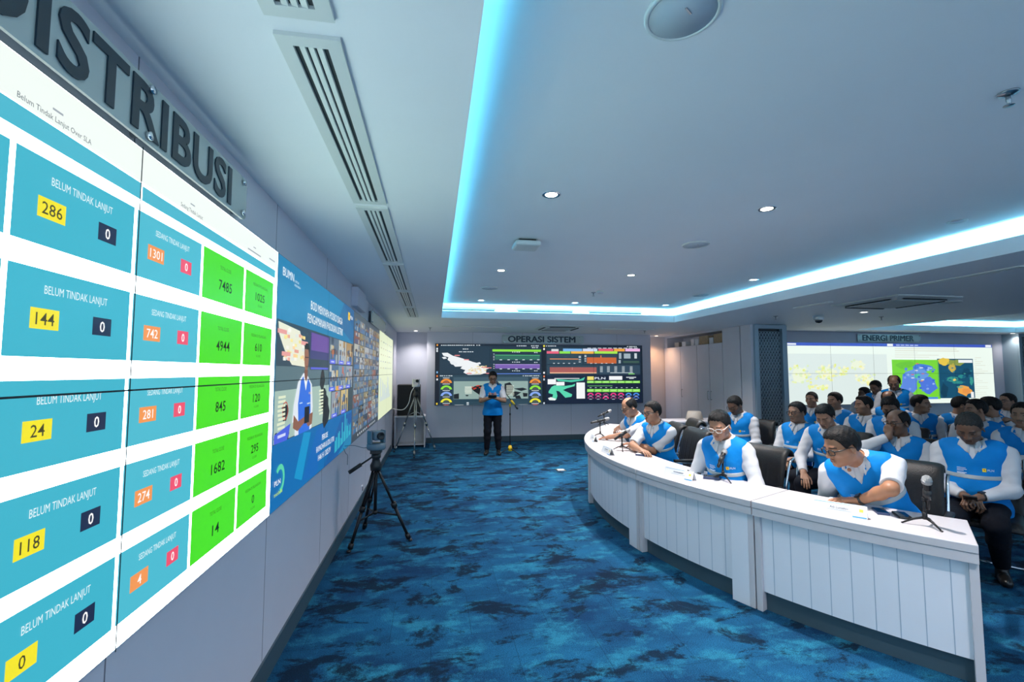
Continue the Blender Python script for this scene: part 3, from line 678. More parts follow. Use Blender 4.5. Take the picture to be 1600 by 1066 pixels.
for y in (540, 552): r6(310, y, 690, y+3, '#4b6370', 4)
for x0, x1, cc in ((848, 895, '#d8dde0'), (925, 1050, '#7ab4ea'), (1055, 1150, '#cfdcf6'), (1158, 1255, '#e25a72'), (1260, 1330, '#f0a23c'), (1335, 1430, '#efb4e4')): r6(x0, 190 if x0 > 900 else 192, x1, 207, cc, 4)
for x0, x1, cc in ((818, 897, '#e8617a'), (901, 972, '#8ce04a'), (977, 1128, '#f2b440'), (1132, 1282, '#a4e84a')): r6(x0, 206, x1, 222, cc, 4)
for k in range(10): r6(1085+k*34, 184, 1085+k*34+24, 188, '#d4dce4', 4)
r6(820, 226, 1050, 290, '#2b4250', 2); r6(1062, 226, 1280, 290, '#2b4250', 2); r6(822, 298, 1158, 360, '#2b4250', 2); r6(1165, 298, 1430, 360, '#30475a', 2)
r6(838, 255, 1025, 260, '#d88c5a', 4); r6(1082, 248, 1275, 286, '#c8642e', 4); r6(1171, 234, 1177, 250, '#e88048', 5); r6(838, 312, 1145, 346, '#a85a54', 4); r6(838, 345, 1145, 352, '#f0b890', 5); r6(983, 312, 988, 330, '#d08078', 5)
for y in (240, 248, 262, 276): r6(1028, y-2, 1042, y+3, '#d5dde2', 4); r6(1066, y-8, 1078, y-3, '#d5dde2', 4)
for x in (865, 895, 930, 965, 1000, 1110, 1140, 1180, 1210, 1250): r6(x-6, 284, x+6, 288, '#d5dde2', 4)
r6(1292, 218, 1308, 256, '#9fb0ba', 4); r6(1325, 222, 1368, 254, '#9fb0ba', 4); r6(1394, 220, 1410, 254, '#c8d2d8', 4); r6(1290, 264, 1304, 286, '#9fb0ba', 4); r6(1320, 270, 1425, 284, '#39564e', 4)
for x in (1168, 1214, 1262, 1312, 1364):
    for y in range(306, 346, 5): r6(x, y, x+18, y+2.4, '#c2ced4', 4)
r6(1235, 346, 1385, 350, '#c2ced4', 4); r6(1355, 352, 1395, 359, '#8be07a', 4)
pl = [(830, 470), (850, 440), (870, 430), (930, 436), (985, 428), (1005, 420), (1000, 436), (950, 450), (925, 462), (985, 490), (980, 506), (940, 512), (900, 470), (880, 466), (888, 500), (880, 525), (850, 522), (860, 490), (830, 482)]
c.poly([q6(*p) for p in pl], '#58d6ae', 3); c.poly([q6(*p) for p in [(880, 388), (960, 396), (1040, 390), (1070, 376), (1060, 398), (980, 410), (890, 402)]], '#4cc6a4', 3)
c.poly([q6(*p) for p in [(826, 515), (846, 508), (880, 520), (872, 530), (834, 528)]], '#e8f2ee', 4)
for a in ((824, 390, 878, 424), (880, 408, 934, 432), (1014, 412, 1068, 518)): r6(*a, '#f4f6f7', 5)
r6(868, 383, 1032, 388, '#e6ecee', 4)
r6(1084, 372, 1128, 396, '#f0e070', 5); t6('PLN', 1168, 384, 15, 70, '#e8f2ff', 6, .03); r6(1228, 370, 1314, 395, '#f2f4f6', 5); r6(1340, 375, 1405, 381, '#d4dce2', 5); r6(1360, 383, 1390, 388, '#d4dce2', 5)
for k in range(7):
    x = 1083+k*50
    r6(x, 401, x+47, 416, '#93e85c', 5); r6(x, 455, x+47, 474, '#93e85c', 5); r6(x+8, 407, x+38, 409, '#e6ffd8', 6); r6(x+8, 463, x+38, 465, '#e6ffd8', 6)
    for y, dim in ((498, 0), (519, 1)):
        a = q6(x+23, y); w2 = q6(x+44, y)[0]-a[0]; cc = ('#4a8ae0' if k > 4 else '#e83a84') if (dim == 0) != (k == 2) else ('#3a62b8' if k > 4 else '#8a3a6a')
        c.arc(*a, w2, w2*.55, cc, 5, .05, 3.09, 10, .85); r6(x+14, y+1, x+32, y+4, '#d8dce8', 6)
r6(1086, 430, 1250, 438, '#4a8a50', 5); 
for k in range(10): r6(1100+k*34, 444, 1112+k*34, 448, '#b8c8cc', 5)
c.build('screen_image', M_screen2, t); seams(t, c, BW, BH, 4, 2, .006)

# --- map display behind the audience
EX0, EX1, EZ0 = 7.87, 13.62, .885; EW, EH = EX1-EX0, 1.425
t, c = video_wall('video_wall', 'white map display wall behind the seated audience', (EX0, YE-.003, EZ0), (1, 0, 0), (0, -1, 0), EW, EH, 5, 2, kk=1.12)
def q4(x, y):
    p = px(1200+x/4, 500+y/4, 1, YE-.04); return (min(max(p[0]-EX0, .004), EW-.004), min(max(p[2]-EZ0, .004), EH-.004))
def r4(x0, y0, x1, y1, col, l=2):
    a, b = q4(x0, y1), q4(x1, y0); c.rect(*a, *b, col, l)
c.rect(.004, .004, EW-.004, EH-.004, '#eefaf0', 0)
c.rect(.004, EH-.075, EW-.004, EH-.004, '#3f5ac0', 1); c.rect(.02, EH-.06, .26, EH-.02, '#e8eef8', 2); c.rect(2.7, EH-.065, 2.86, EH-.01, '#f4f6fb', 2); [c.rect(2.95+k*.13, EH-.05, 3.05+k*.13, EH-.03, '#c9d4f4', 2) for k in range(5)]; c.rect(EW-.2, EH-.065, EW-.03, EH-.012, '#eef2fb', 2)
r4(118, 215, 740, 530, '#dfece8', 1)
rr = random.Random(12)
def blob(cx, cy, rx, ry, col, l, n=14):
    c.poly([q4(cx+rx*(.65+.45*rr.random())*math.cos(6.283*k/n), cy+ry*(.65+.45*rr.random())*math.sin(6.283*k/n)) for k in range(n)], col, l)
for cx, cy, rx, ry, n in ((200, 340, 85, 70, 30), (365, 330, 80, 60, 46), (470, 320, 40, 30, 14), (310, 420, 80, 18, 22), (600, 370, 80, 40, 24), (560, 280, 60, 40, 8)):
    blob(cx, cy, rx*.8, ry*.8, '#eef6dc', 2)
    for k in range(n):
        a, b = cx+rx*(rr.random()*2-1)*.8, cy+ry*(rr.random()*2-1)*.8; blob(a, b, 7+7*rr.random(), 6+6*rr.random(), rr.choice(['#f2efa0', '#e6f08c', '#dff0c0', '#f6f6d0', '#cfe0e6', '#eaf4b4']), 3, 7)
r4(785, 250, 1062, 498, '#79d838', 2)
blob(960, 300, 70, 30, '#4a7fd8', 3); blob(880, 400, 60, 70, '#5f8ae0', 3); blob(1000, 410, 62, 55, '#4f78dc', 3); blob(930, 340, 80, 40, '#6a9ae0', 4); blob(860, 280, 60, 28, '#6cc83a', 5); blob(900, 470, 80, 18, '#7ce03c', 5); r4(900, 482, 1060, 496, '#4f8ae0', 4)
blob(930, 350, 24, 14, '#58c8a0', 5)
for k in range(26): 
    a, b = 840+200*rr.random(), 290+170*rr.random(); blob(a, b, 10, 8, rr.choice(['#86a8ec', '#5c86e2', '#3f6cd0', '#9ab8f0']), 6, 7)
for k in range(8): a, b = 880+80*rr.random(), 262+120*rr.random(); r4(a, b, a+18, b+5, rr.choice(['#f4f4f4', '#e86a6a']), 7)
r4(1070, 244, 1278, 490, '#16506e', 2)
for cx, cy, rx, ry, cc in ((1100, 262, 40, 26, '#e8c84a'), (1170, 268, 60, 24, '#8a9a4a'), (1150, 300, 26, 30, '#c8b050'), (1240, 330, 30, 40, '#124460'), (1150, 370, 40, 18, '#3a9a8a'), (1185, 390, 40, 12, '#2f8a86'), (1225, 440, 54, 36, '#f0a64a'), (1238, 446, 32, 20, '#e8964a'), (1100, 440, 26, 50, '#123f58'), (1165, 375, 12, 8, '#e8d070'), (1210, 355, 26, 12, '#2c8c8c'), (1270, 380, 12, 30, '#3a9a90'), (1200, 420, 26, 8, '#5aa890')): blob(cx, cy, rx, ry, cc, 3 if cc not in ('#e8964a', '#e8d070') else 5)
for k in range(24): a, b = 1090+180*rr.random(), 300+90*rr.random(); blob(a, b, 9, 5, rr.choice(['#2c7c8c', '#1f6480', '#44a094', '#18587a']), 4, 7)
r4(1188, 250, 1274, 268, '#eef2f4', 6); r4(1268, 450, 1284, 486, '#f2f2f0', 6)
for k in range(22): r4(1292, 235+k*12, 1300+80*rr.random(), 237.5+k*12, '#d9d8c6', 2)
for k in range(5): r4(792, 180+k*13, 900+300*rr.random(), 182+k*13, '#dfe3d4', 2)
c.build('screen_image', attr_mat('display_picture_map', emit=.86), t); seams(t, c, EW, EH, 5, 2, .005)

# ------------------------------------------------------------------ department signs on stand-off bolts
def sign(label, word, O, U, N, w, h, tw, th, toff, bolts, bold=.03, r=.03, heavy=0.0):
    O, U, N = Vector(O), Vector(U), Vector(N); V = Vector((0, 0, 1)); t = thing('department_sign', label, 'sign', O+U*(w/2))
    P = []
    for cx, cy, a in ((w-r, r, -90), (w-r, h-r, 0), (r, h-r, 90), (r, r, 180)):
        for k in range(5): an = math.radians(a+90*k/4); P.append(O+N*.035+U*(cx+r*math.cos(an))+V*(cy+r*math.sin(an)))
    m = MB(); m.prism(P, N*.008); m.build('plate', M_acrylic, t, world=True)
    if word:
        m = MB()
        for k, (du, dv) in enumerate([(0, 0)]+([(-heavy, 0), (heavy, 0), (0, -heavy*.6), (0, heavy*.6), (-heavy/2, heavy*.4), (heavy/2, -heavy*.4)] if heavy else [])):
            L = letters3d(word, O+N*.0435+U*(toff+du)+V*((h-th)/2+dv), U, V, N, tw, th, .004+.0002*k, bold); m._add(L.v, L.f)
        m.build('lettering', M_letter, t, world=True)
    for u, v in bolts:
        m = MB(); m.lathe([(0, 0), (.009, 0), (.009, .044), (.013, .045), (.012, .055), (0, .056)], O+U*u+V*v, N, 16); m.build('standoff_bolt', M_chrome, t, world=True)
sign('frosted plate sign lettered DISTRIBUSI above the near display on the left wall', 'DISTRIBUSI', (XL, .70, 2.302), (0, 1, 0), (1, 0, 0), 1.462, .183, 1.107, .1425, .196, [(.04, .035), (.04, .15), (.754, .022), (.754, .161), (1.42, .025), (1.42, .158)], .055)
sign('frosted plate sign seen almost edge on above the camera pictures on the left wall', '', (XL, 6.33, 2.285), (0, 1, 0), (1, 0, 0), 1.78, .19, 1.3, .13, .25, [(.05, .03), (.05, .16), (1.73, .03), (1.73, .16)], .03)
a = px(784, 537, 1, YB); b = px(911, 523, 1, YB)
sign('grey plate sign lettered OPERASI SISTEM above the control display', 'OPERASI SISTEM', (a[0], YB, a[2]+.01), (1, 0, 0), (0, -1, 0), b[0]-a[0], .20, 1.66, .14, .15, [(.05, .03), (.05, .17), (1.92, .03), (1.92, .17)], 0, heavy=.009)
a = px(1338, 534, 1, YE); b = px(1435, 521, 1, YE)
sign('glass plate sign lettered ENERGI PRIMER above the map display', 'ENERGI PRIMER', (a[0], YE, 2.345), (1, 0, 0), (0, -1, 0), b[0]-a[0], .18, 1.42, .13, .13, [(.04, .03), (.04, .15), (b[0]-a[0]-.04, .03), (b[0]-a[0]-.04, .15)], 0, heavy=.006)
# ------------------------------------------------------------------ curved conference desk, five sections
DC, DR, DZ, DW = Vector((6.0, 4.73, 0)), 4.2, .74, .54
def dk(deg, r, z=0.0):       # point on the desk's arc: angle from its middle axis, radius
    a = math.radians(deg); return Vector((DC.x-r*math.cos(a), DC.y+r*math.sin(a), z))
def arcslab(m, a0, a1, r0, r1, z0, z1, n=10):
    rings = []
    for k in range(n+1):
        a = a0+(a1-a0)*k/n; rings.append([dk(a, r0, z0), dk(a, r1, z0), dk(a, r1, z1), dk(a, r0, z1)])
    m.rings(rings, True, False)
DA = [-40.3, -24.9, -8.8, 13.2, 29.3, 44.6]
dn = ['nearest section of the curved white desk, with the plank front at the right', 'second section of the curved white desk, counted from the camera', 'middle section of the curved white desk, with two men behind it', 'fourth section of the curved white desk turning away from the camera', 'farthest section of the curved white desk by the cupboards']
for i in range(5):
    a0, a1 = DA[i]+.06, DA[i+1]-.06; mid = (a0+a1)/2; ga = math.degrees(1/DR)
    t = thing('desk_section', dn[i], 'desk', dk(mid, DR-.25), 0, 'sections of the curved desk')
    m = MB(); arcslab(m, a0, a1, DR-DW, DR, DZ-.045, DZ); m.build('desktop', M_desk, t, bev=.004, world=True)
    m = MB(); arcslab(m, a0, a1, DR-.10, DR-.006, DZ-.10, DZ-.047); m.build('top_rail', M_desk, t, bev=.002, world=True)
    m = MB(); arcslab(m, a0+.2, a1-.2, DR-.075, DR-.055, .13, DZ-.10, 14); m.m = 1     # plank front with fine grooves
    npl = 10 if i != 2 else 14
    for k in range(1, npl):
        a = a0+(a1-a0)*k/npl; e = ga*.0022
        m._add([dk(a-e, DR-.0543, .13), dk(a+e, DR-.0543, .13), dk(a+e, DR-.0543, DZ-.1), dk(a-e, DR-.0543, DZ-.1)], [(0, 1, 2, 3)])
    m.build('front_panel', [M_deskf, mat('groove_blue_grey', (.36, .45, .55), .6)], t, world=True)
    m = MB(); arcslab(m, a0+.3, a1-.3, DR-.10, DR-.085, 0, .13, 12); m.build('plinth', M_plinth, t, world=True)
    for aa, ab in ((a0, a0+ga*.04), (a1-ga*(.04 if i in (1, 3) else .04), a1)):
        m = MB(); arcslab(m, aa, ab, DR-DW+.06, DR-.03, 0, DZ-.047, 2); m.build('side_panel', M_desk, t, bev=.003, world=True)
    if i in (1, 2):      # broad post at the joint
        m = MB(); arcslab(m, a0+ga*.04, a0+ga*.17, DR-.08, DR-.03, 0, DZ-.10, 2); m.build('joint_post', M_deskf, t, bev=.002, world=True)

# ------------------------------------------------------------------ chairs
def bez(P, n=8):
    P = [Vector(p) for p in P]; out = []
    for i in range(len(P)-1):
        a, b = P[i], P[i+1]; ta = (P[min(i+1, len(P)-1)]-P[max(i-1, 0)])*.5; tb = (P[min(i+2, len(P)-1)]-P[i])*.5
        for k in range(n):
            t = k/n; out.append(a*(2*t**3-3*t*t+1)+ta*(t**3-2*t*t+t)+b*(-2*t**3+3*t*t)+tb*(t**3-t*t))
    return out+[P[-1]]
def pad(prof, th, W, pleat, nu=28, wf=None):       # padded panel: side profile (y, z) swept across the width
    m = MB(); L = len(prof); rows = []
    for i, p in enumerate(prof):
        a = prof[max(i-1, 0)]; b = prof[min(i+1, L-1)]; d = (Vector((0, b[1]-a[1], b[2]-a[2]))).normalized(); nrm = Vector((0, d.z, -d.y)); v = i/(L-1)
        e = min(1, min(v, 1-v)/.06); tv = th*(.35+.65*math.sqrt(max(e, 0)))
        f = []; bk = []
        for j in range(nu+1):
            u = j/nu*2-1; ee = math.sqrt(max(0, 1-abs(u)**8)); hw = W/2*(wf(v) if wf else 1)
            g = (pleat*abs(math.sin(u*math.pi*5.5)) if .12 < v < .5 else 0)*min(1, (1-abs(u))*6)*min(1, (v-.12)*9, (.5-v)*9 if v < .5 else 0)
            f.append(Vector((u*hw, p[1], p[2]))+nrm*((tv/2)*(.3+.7*ee)-g)); bk.append(Vector((u*hw, p[1], p[2]))-nrm*(tv/2)*(.3+.7*ee))
        rows.append(f+bk[::-1])
    m.rings(rows, True, True); return m
def make_chair(label, group):
    t = thing('office_chair', label, 'chair', (0, 0, 0), 0, group)
    prof = bez([(0, -.20, .455), (0, -.235, .52), (0, -.255, .65), (0, -.29, .81), (0, -.33, .915), (0, -.37, .950), (0, -.41, .935), (0, -.425, .90)], 5)
    pad(prof, .055, .54, .012).build('backrest', M_leather, t)
    prof = bez([(0, .255, .415), (0, .235, .452), (0, .12, .458), (0, -.10, .448), (0, -.23, .455)], 5)
    pad([Vector(p) for p in prof], .075, .52, 0.0).build('seat', M_leather, t)
    for sx in (-1, 1):
        x = sx*.285
        m = MB(); m.tube(bez([(x, -.395, .89), (x, -.34, .86), (x, -.29, .73), (x, -.262, .60), (x, -.235, .47), (x, -.15, .415), (x, .05, .405), (x, .20, .41)], 6), .011, 8)
        m.build('side_frame', M_chrome, t)
        m = MB(); m.tube(arc_path([(x*1.03, -.262, .63), (x*1.1, .12, .655), (x*1.1, .20, .50), (x*1.03, .17, .41)], 6, .07), .011, 8); m.build('arm_tube', M_chrome, t)
        m = MB(); m.box((x*1.08, -.05, .668), (.05, .27, .028)); m.build('armrest', M_leather, t, bev=.012)
        m = MB(); m.tube(arc_path([(x*.9, .18, .405), (x*.95, .24, .20), (x*.95, .25, .014), (x*.95, -.30, .014)], 6, .08), .012, 8); m.build('leg', M_chrome, t)
    m = MB(); m.tube([(-.27, -.28, .014), (.27, -.28, .014)], .011, 8); m.build('cross_bar', M_chrome, t)
    return t
CH0 = None
def chair(x, y, facing, label, group):
    global CH0
    rz = math.radians(facing-90)
    if CH0 is None:
        CH0 = make_chair(label, group); CH0.location = (float(x), float(y), 0); CH0.rotation_euler = (0, 0, rz); return CH0
    return dup(CH0, (x, y, 0), rz, label, group)

# ------------------------------------------------------------------ things on the desk
def dpx(x, y, z=DZ): p = px(x, y, 2, z); return Vector((p[0], p[1], z))
def desk_mic(base, head, tail, label, rz=0.0):
    t = thing('desk_microphone', label, 'microphone', base, rz, 'microphones on the desk')
    b = Vector(base); head = Vector(head); tail = Vector(tail); clip = tail+(head-tail)*.45
    hub = b+Vector((0, 0, .05))
    for k in range(3):
        a = rz+k*2.094; f = b+Vector((.105*math.cos(a), .105*math.sin(a), .004)); m = MB()
        m.tube([hub, hub+(f-hub)*.5+Vector((0, 0, .006)), f], [.008, .006, .0045], 8); m.ell(f, (.007, .007, .005), 8); m.build('leg', M_blackm, t, world=True)
    m = MB(); top = Vector((b.x, b.y, clip.z-.02)); m.tube([hub-Vector((0, 0, .012)), hub+Vector((0, 0, .03))], [.013, .012], 12); m.tube([hub, top], .0075, 10); m.tube([top-Vector((0, 0, .02)), top], .011, 10); m.build('pole', M_blackm, t, world=True)
    d = (head-tail).normalized()
    m = MB(); m.tube([top, clip], .009, 8); m.tube([clip-d*.03, clip+d*.03], [.0195, .021], 12); m.build('clip', M_black, t, world=True)
    L = (head-tail).length; m = MB(); m.lathe([(0, 0), (.011, .001), (.0125, .01), (.0165, L*.62), (.019, L*.75), (.019, L*.78), (0, L*.78)], tail, d, 18); m.build('microphone_body', M_blackm, t, world=True)
    m = MB(); m.lathe([(.0185, L*.76), (.024, L*.78), (.025, L*.86), (.022, L*.95), (.012, L*1.0), (0, L*1.005)], tail, d, 18); m.build('grille', mat('mic_grille', (.42, .42, .42), .45, .8, bump=.6, bscale=600), t, world=True)
    m = MB(); m.lathe([(.0255, L*.845), (.0262, L*.85), (.0262, L*.87), (.0255, L*.875)], tail, d, 18); m.build('grille_ring', M_steel, t, world=True)
    return t
def micpx(base, head, tail, label, rz, dh=0.0, dt=0.0):       # head and tail as seen in the photo, at the base's distance
    b = dpx(*base); d = float((np.array(b)-EYEP) @ _f)
    return desk_mic(b, pxd(*head, d+dh), pxd(*tail, d+dt), label, rz)
micpx((1446, 822), (1448, 744), (1449, 796), 'black desk microphone nearest the camera at the right end of the desk', .35, -.02, .02)
micpx((1130, 751), (1133, 703), (1122, 730), 'black desk microphone before the man in pale-rimmed glasses', .5, .03, -.06)
micpx((972, 704), (984, 671), (960, 687), 'grey desk microphone before the man with crossed arms', .2, .03, -.02)
micpx((938, 683), (952, 654), (923, 661), 'black desk microphone second from the far end of the desk', .9, .05, -.02)
micpx((944, 665), (955, 641), (934, 651), 'black desk microphone at the far end of the desk', .4, .05, -.02)
def slab(name, label, cat, p0, p1, wd, th, mats, group=None, screen=None):
    p0, p1 = Vector(p0), Vector(p1); c = (p0+p1)/2; d = p1-p0; rz = math.atan2(d.y, d.x)
    t = thing(name, label, cat, (c.x, c.y, DZ), rz, group); L = d.length
    m = MB(); m.box((0, 0, th/2), (L, wd, th)); m.build('body', mats, t, bev=min(th*.45, .004))
    if screen: m = MB(); m.box((0, 0, th+.0004), (L*.93, wd*.9, .0008)); m.build('screen', screen, t)
    return t
M_glass = mat('phone_glass', (.01, .012, .016), .06, spec=.9)
M_case = mat('blue_phone_case', (.03, .05, .12), .45)
slab('phone', 'dark blue phone in a case on the near desk section left of the other phone', 'phone', dpx(1366, 800), dpx(1386, 802), .13, .014, M_case, None, M_glass)
slab('phone', 'black phone lying nearest the microphone on the near desk section', 'phone', dpx(1399, 806), dpx(1420, 808), .13, .013, M_black, None, M_glass)
slab('phone', 'dark phone lying beside the microphone of the man in pale-rimmed glasses', 'phone', dpx(1099, 747), dpx(1124, 749), .09, .022, M_case, None, M_glass)
t = slab('notebook', 'thin notebook in front of the crossed arms of the man in dark glasses', 'notebook', dpx(995, 711), dpx(1015, 713), .10, .02, M_case, None, M_paper)
def tent(label, a, b, name_txt):
    a, b = Vector(a), Vector(b); d = (b-a); L = d.length; rz = math.atan2(d.y, d.x)
    t = thing('name_card', label, 'name card', (*((a+b)/2).xy, DZ), rz, 'folded name cards on the desk')
    h, w2 = .072, .03; m = MB()
    for s in (-1, 1):
        m.prism([(-L/2, s*w2, 0), (L/2, s*w2, 0), (L/2, s*.001, h), (-L/2, s*.001, h)], (0, s*.0015, .0005))
    m.m = 0; m.build('card', M_paper, t)
    U = Vector((1, 0, 0)); V = Vector((0, w2-.001, h)).normalized(); N = Vector((0, -h, w2)).normalized()
    cv = Canvas(Vector((-L/2, -w2-.0018, 0)), U, V, N); cv.N = N
    H = math.hypot(h, w2)
    if name_txt: cv.text(name_txt, L*.5, H*.62, .014, '#4a505c', width=L*.34, bold=.01)
    else: cv.rect(L*.33, H*.58, L*.67, H*.68, '#8a92a0', 2)
    cv.rect(L*.27, H*.40, L*.73, H*.44, '#b4bac6', 2)
    cv.rect(L*.86, H*.5, L*.93, H*.72, '#e6e05a', 2); cv.rect(L*.74, .004, L-.004, H*.14, '#3f9ad8', 2); cv.rect(.01, H*.92, L*.7, H*.95, '#57a8d8', 2)
    o = cv.mb.build('print', attr_mat('card_print', .6), t)
    return t
tent('white folded name card with blue foot on the near desk section', dpx(1270, 797), dpx(1356, 811), 'Adi Lumakso')
tent('white folded name card before the man in pale-rimmed glasses', dpx(1040, 742), dpx(1085, 752), '')
tent('white folded name card before the man with crossed arms', dpx(943, 706), dpx(956, 712), '')
tent('small white name card at the bend of the far end of the desk', dpx(924, 687), dpx(931, 691), '')
t = thing('clipboard', 'papers and a dark pen on the desk behind the name card of the second section', 'papers', dpx(1085, 741), math.radians(-60))
m = MB(); m.box((0, 0, .002), (.30, .21, .004)); m.build('sheet', M_paper, t); m = MB(); m.tube([(-.1, .06, .009), (.05, .02, .009)], .005, 8); m.build('pen', M_black, t)
t = thing('papers', 'loose white sheets under the hand on the near desk section', 'papers', dpx(1332, 788), math.radians(-58))
m = MB(); m.box((0, 0, .002), (.30, .16, .003)); m.build('sheet', M_paper, t); m = MB(); m.box((.0, .085, .003), (.30, .006, .003)); m.build('blue_spine', mat('blue_edge', (.1, .4, .7), .5), t)
t = thing('tablet', 'dark tablet lying under the hands of the bald man at the desk', 'tablet', dpx(957, 684), .5)
m = MB(); m.box((0, 0, .005), (.17, .24, .009)); m.build('body', M_black, t, bev=.003); m = MB(); m.box((0, 0, .0102), (.155, .22, .0008)); m.build('screen', M_glass, t)

# ------------------------------------------------------------------ camera tripods
def strut(m, a, b, r0, r1=None, n=8): m.tube([a, b], [r0, r1 or r0], n)
def tripod(label, feet, apex, zt, r, spread_z, handle=None, col=None):
    c = Vector((apex[0], apex[1], 0)); t = thing('camera_tripod', label, 'tripod', c); A = Vector(apex); MM = col or M_blackm
    for f in feet:
        f = Vector(f); top = A+(f-A)*.04; side = (f-A).cross(Vector((0, 0, 1))).normalized()*.022; mid = A+(f-A)*.52
        m = MB()
        for s in (-1, 1): strut(m, top+side*s, mid+side*s*.6, r)
        strut(m, mid-(f-A)*.03, mid+(f-A)*.03, r*2.6); strut(m, mid, A+(f-A)*.93, r*1.5, r*1.3); strut(m, A+(f-A)*.90, A+(f-A)*.96, r*2.2)
        leg = m.build('leg', MM, t, world=True)
        m = MB(); m.ell(f+Vector((0, 0, .014)), (.022, .022, .014), 10); m.build('foot', M_black, leg, world=False) if False else m.build('foot', M_black, t, world=True)
    m = MB(); hub = Vector((A.x, A.y, spread_z))
    for f in feet:
        f = Vector(f); k = (A.z-spread_z)/(A.z-f.z); strut(m, hub, A+(f-A)*min(k+.06, .9), r*.8)
    m.ell(hub, (.03, .03, .02), 10); m.build('spreader', MM, t, world=True)
    m = MB(); strut(m, Vector((A.x, A.y, spread_z-.02)), A+Vector((0, 0, .02)), r*1.5); m.build('centre_column', M_steel if col else MM, t, world=True)
    m = MB(); m.lathe([(.0, -.05), (.05, -.05), (.055, 0), (.04, .03), (.035, .06), (.045, .07), (.045, .11), (0, .115)], A, (0, 0, 1), 16); m.box(A+Vector((0, 0, .13)), (.10, .13, .03)); m.build('head', M_black, t, world=True)
    if handle is not None:
        h0 = A+Vector((0, 0, .1)); h1 = Vector(handle); m = MB(); strut(m, h0, h0+(h1-h0)*.6, r*.8); strut(m, h0+(h1-h0)*.55, h1, r*1.7); m.build('pan_handle', M_black, t, world=True)
    return t
M_ptz = mat('grey_blue_camera', (.13, .20, .25), .4)
def ptz(label, p, s, rz, m1, m2):
    t = thing('conference_camera', label, 'camera', p, rz)
    m = MB(); m.lathe([(0, 0), (.075*s, 0), (.085*s, .012*s), (.085*s, .05*s), (.06*s, .062*s), (0, .062*s)], n=28); m.build('base', m1, t)
    m = MB()
    for sx in (-1, 1): m.box((sx*.066*s, 0, .115*s), (.022*s, .075*s, .12*s))
    m.build('yoke', m1, t, bev=.008*s)
    m = MB(); m.box((0, 0, .13*s), (.105*s, .13*s, .085*s)); m.build('camera_head', m1, t, bev=.02*s)
    m = MB(); m.lathe([(0, .06*s), (.032*s, .06*s), (.034*s, .09*s), (.026*s, .092*s), (.022*s, .08*s), (0, .08*s)], (0, 0, .13*s), (0, 1, 0), 20); m.build('lens', m2, t)
    return t
f1, f2, f3 = px(545, 864, 2, 0), px(567, 834, 2, 0), px(641, 846, 2, 0)
dA = 4.55; ap = pxd(583, 722, dA); ap[1] = 4.66; ap[0] = -.54
f2 = np.array([-.70, 5.12, 0])
f1[0] = max(f1[0], -.80); tripod('black camera tripod with pan handle standing by the left wall', (f1, f2, f3), (ap[0], ap[1], .745), 0, .011, .30, pxd(545, 739, 4.35))
ptz('grey motorised conference camera on the near tripod', (ap[0], ap[1], .891), 1.05, math.radians(215), M_ptz, M_black)
g1, g2, g3 = px(614, 704, 2, 0), px(647, 716, 2, 0), px(681, 705, 2, 0); g1[0] = -.78; g1[1] = 9.8; g3 = px(681, 705, 2, 0)
tripod('tall black and silver tripod in the far left corner before the loudspeaker', (g1, g2, g3), (-.36, 9.72, 1.18), 0, .010, .82, None, M_steel)
ptz('small white and black conference camera on the far corner tripod', (-.36, 9.72, 1.326), .95, math.radians(200), M_white, M_black)
# loudspeaker on a white cabinet in the corner
t = thing('side_cabinet', 'low white open cabinet in the far left corner under the loudspeaker', 'cabinet', (-.50, 10.55, 0))
m = MB(); m.box((0, 0, .665), (.66, .5, .03)); m.build('top', M_white, t, bev=.003); m = MB()
for sx in (-1, 1): m.box((sx*.315, 0, .325), (.025, .48, .65)); 
m.build('side_panel', M_white, t); m = MB(); m.box((0, .2, .34), (.60, .02, .60)); m.build('back_panel', M_white, t); m = MB(); m.box((0, .05, .05), (.6, .36, .03)); m.build('shelf', M_white, t)
t = thing('loudspeaker', 'black loudspeaker cabinet standing on the white corner cabinet', 'loudspeaker', (-.54, 10.6, .68))
m = MB(); m.box((0, 0, .34), (.50, .34, .68)); m.build('body', M_black, t, bev=.02); m = MB(); m.box((0, -.172, .34), (.44, .008, .62)); m.build('grille', mat('speaker_black_grille', (.02, .02, .022), .8, bump=.5, bscale=300), t)
def cable(label, P, r=.006, m_=None):
    m = MB(); m.tube(bez(P, 8), r, 6); o = m.build('cable', m_ or M_black); tag(o, label, 'cable')
cable('white cable hanging from the far corner camera to the wall', [(-.36, 9.66, 1.38), (-.45, 9.62, 1.22), (-.50, 9.65, 1.0), (-.62, 9.8, .86), (-.84, 9.95, .87)], .008, M_white)
cable('thin grey cable from the near camera to the wall display', [(ap[0]-.05, ap[1], .93), (-.66, 4.72, .90), (-.76, 4.75, .92), (-.855, 4.8, .91)], .003, M_ptz)
cable('thin grey cable loop drooping on the left wall behind the near tripod', [(-.853, 4.72, .90), (-.845, 4.8, .84), (-.845, 4.9, .80), (-.853, 4.95, .70)], .003, M_ptz)
t = thing('wall_socket', 'small white socket low on the left wall behind the near tripod', 'socket', (XL, *px(565, 764, 0, XL)[1:]))
m = MB(); m.box((.006, 0, 0), (.012, .08, .08)); m.build('plate', M_white, t, bev=.003); m = MB(); m.box((.013, 0, 0), (.003, .03, .05)); m.build('slots', M_dark, t)

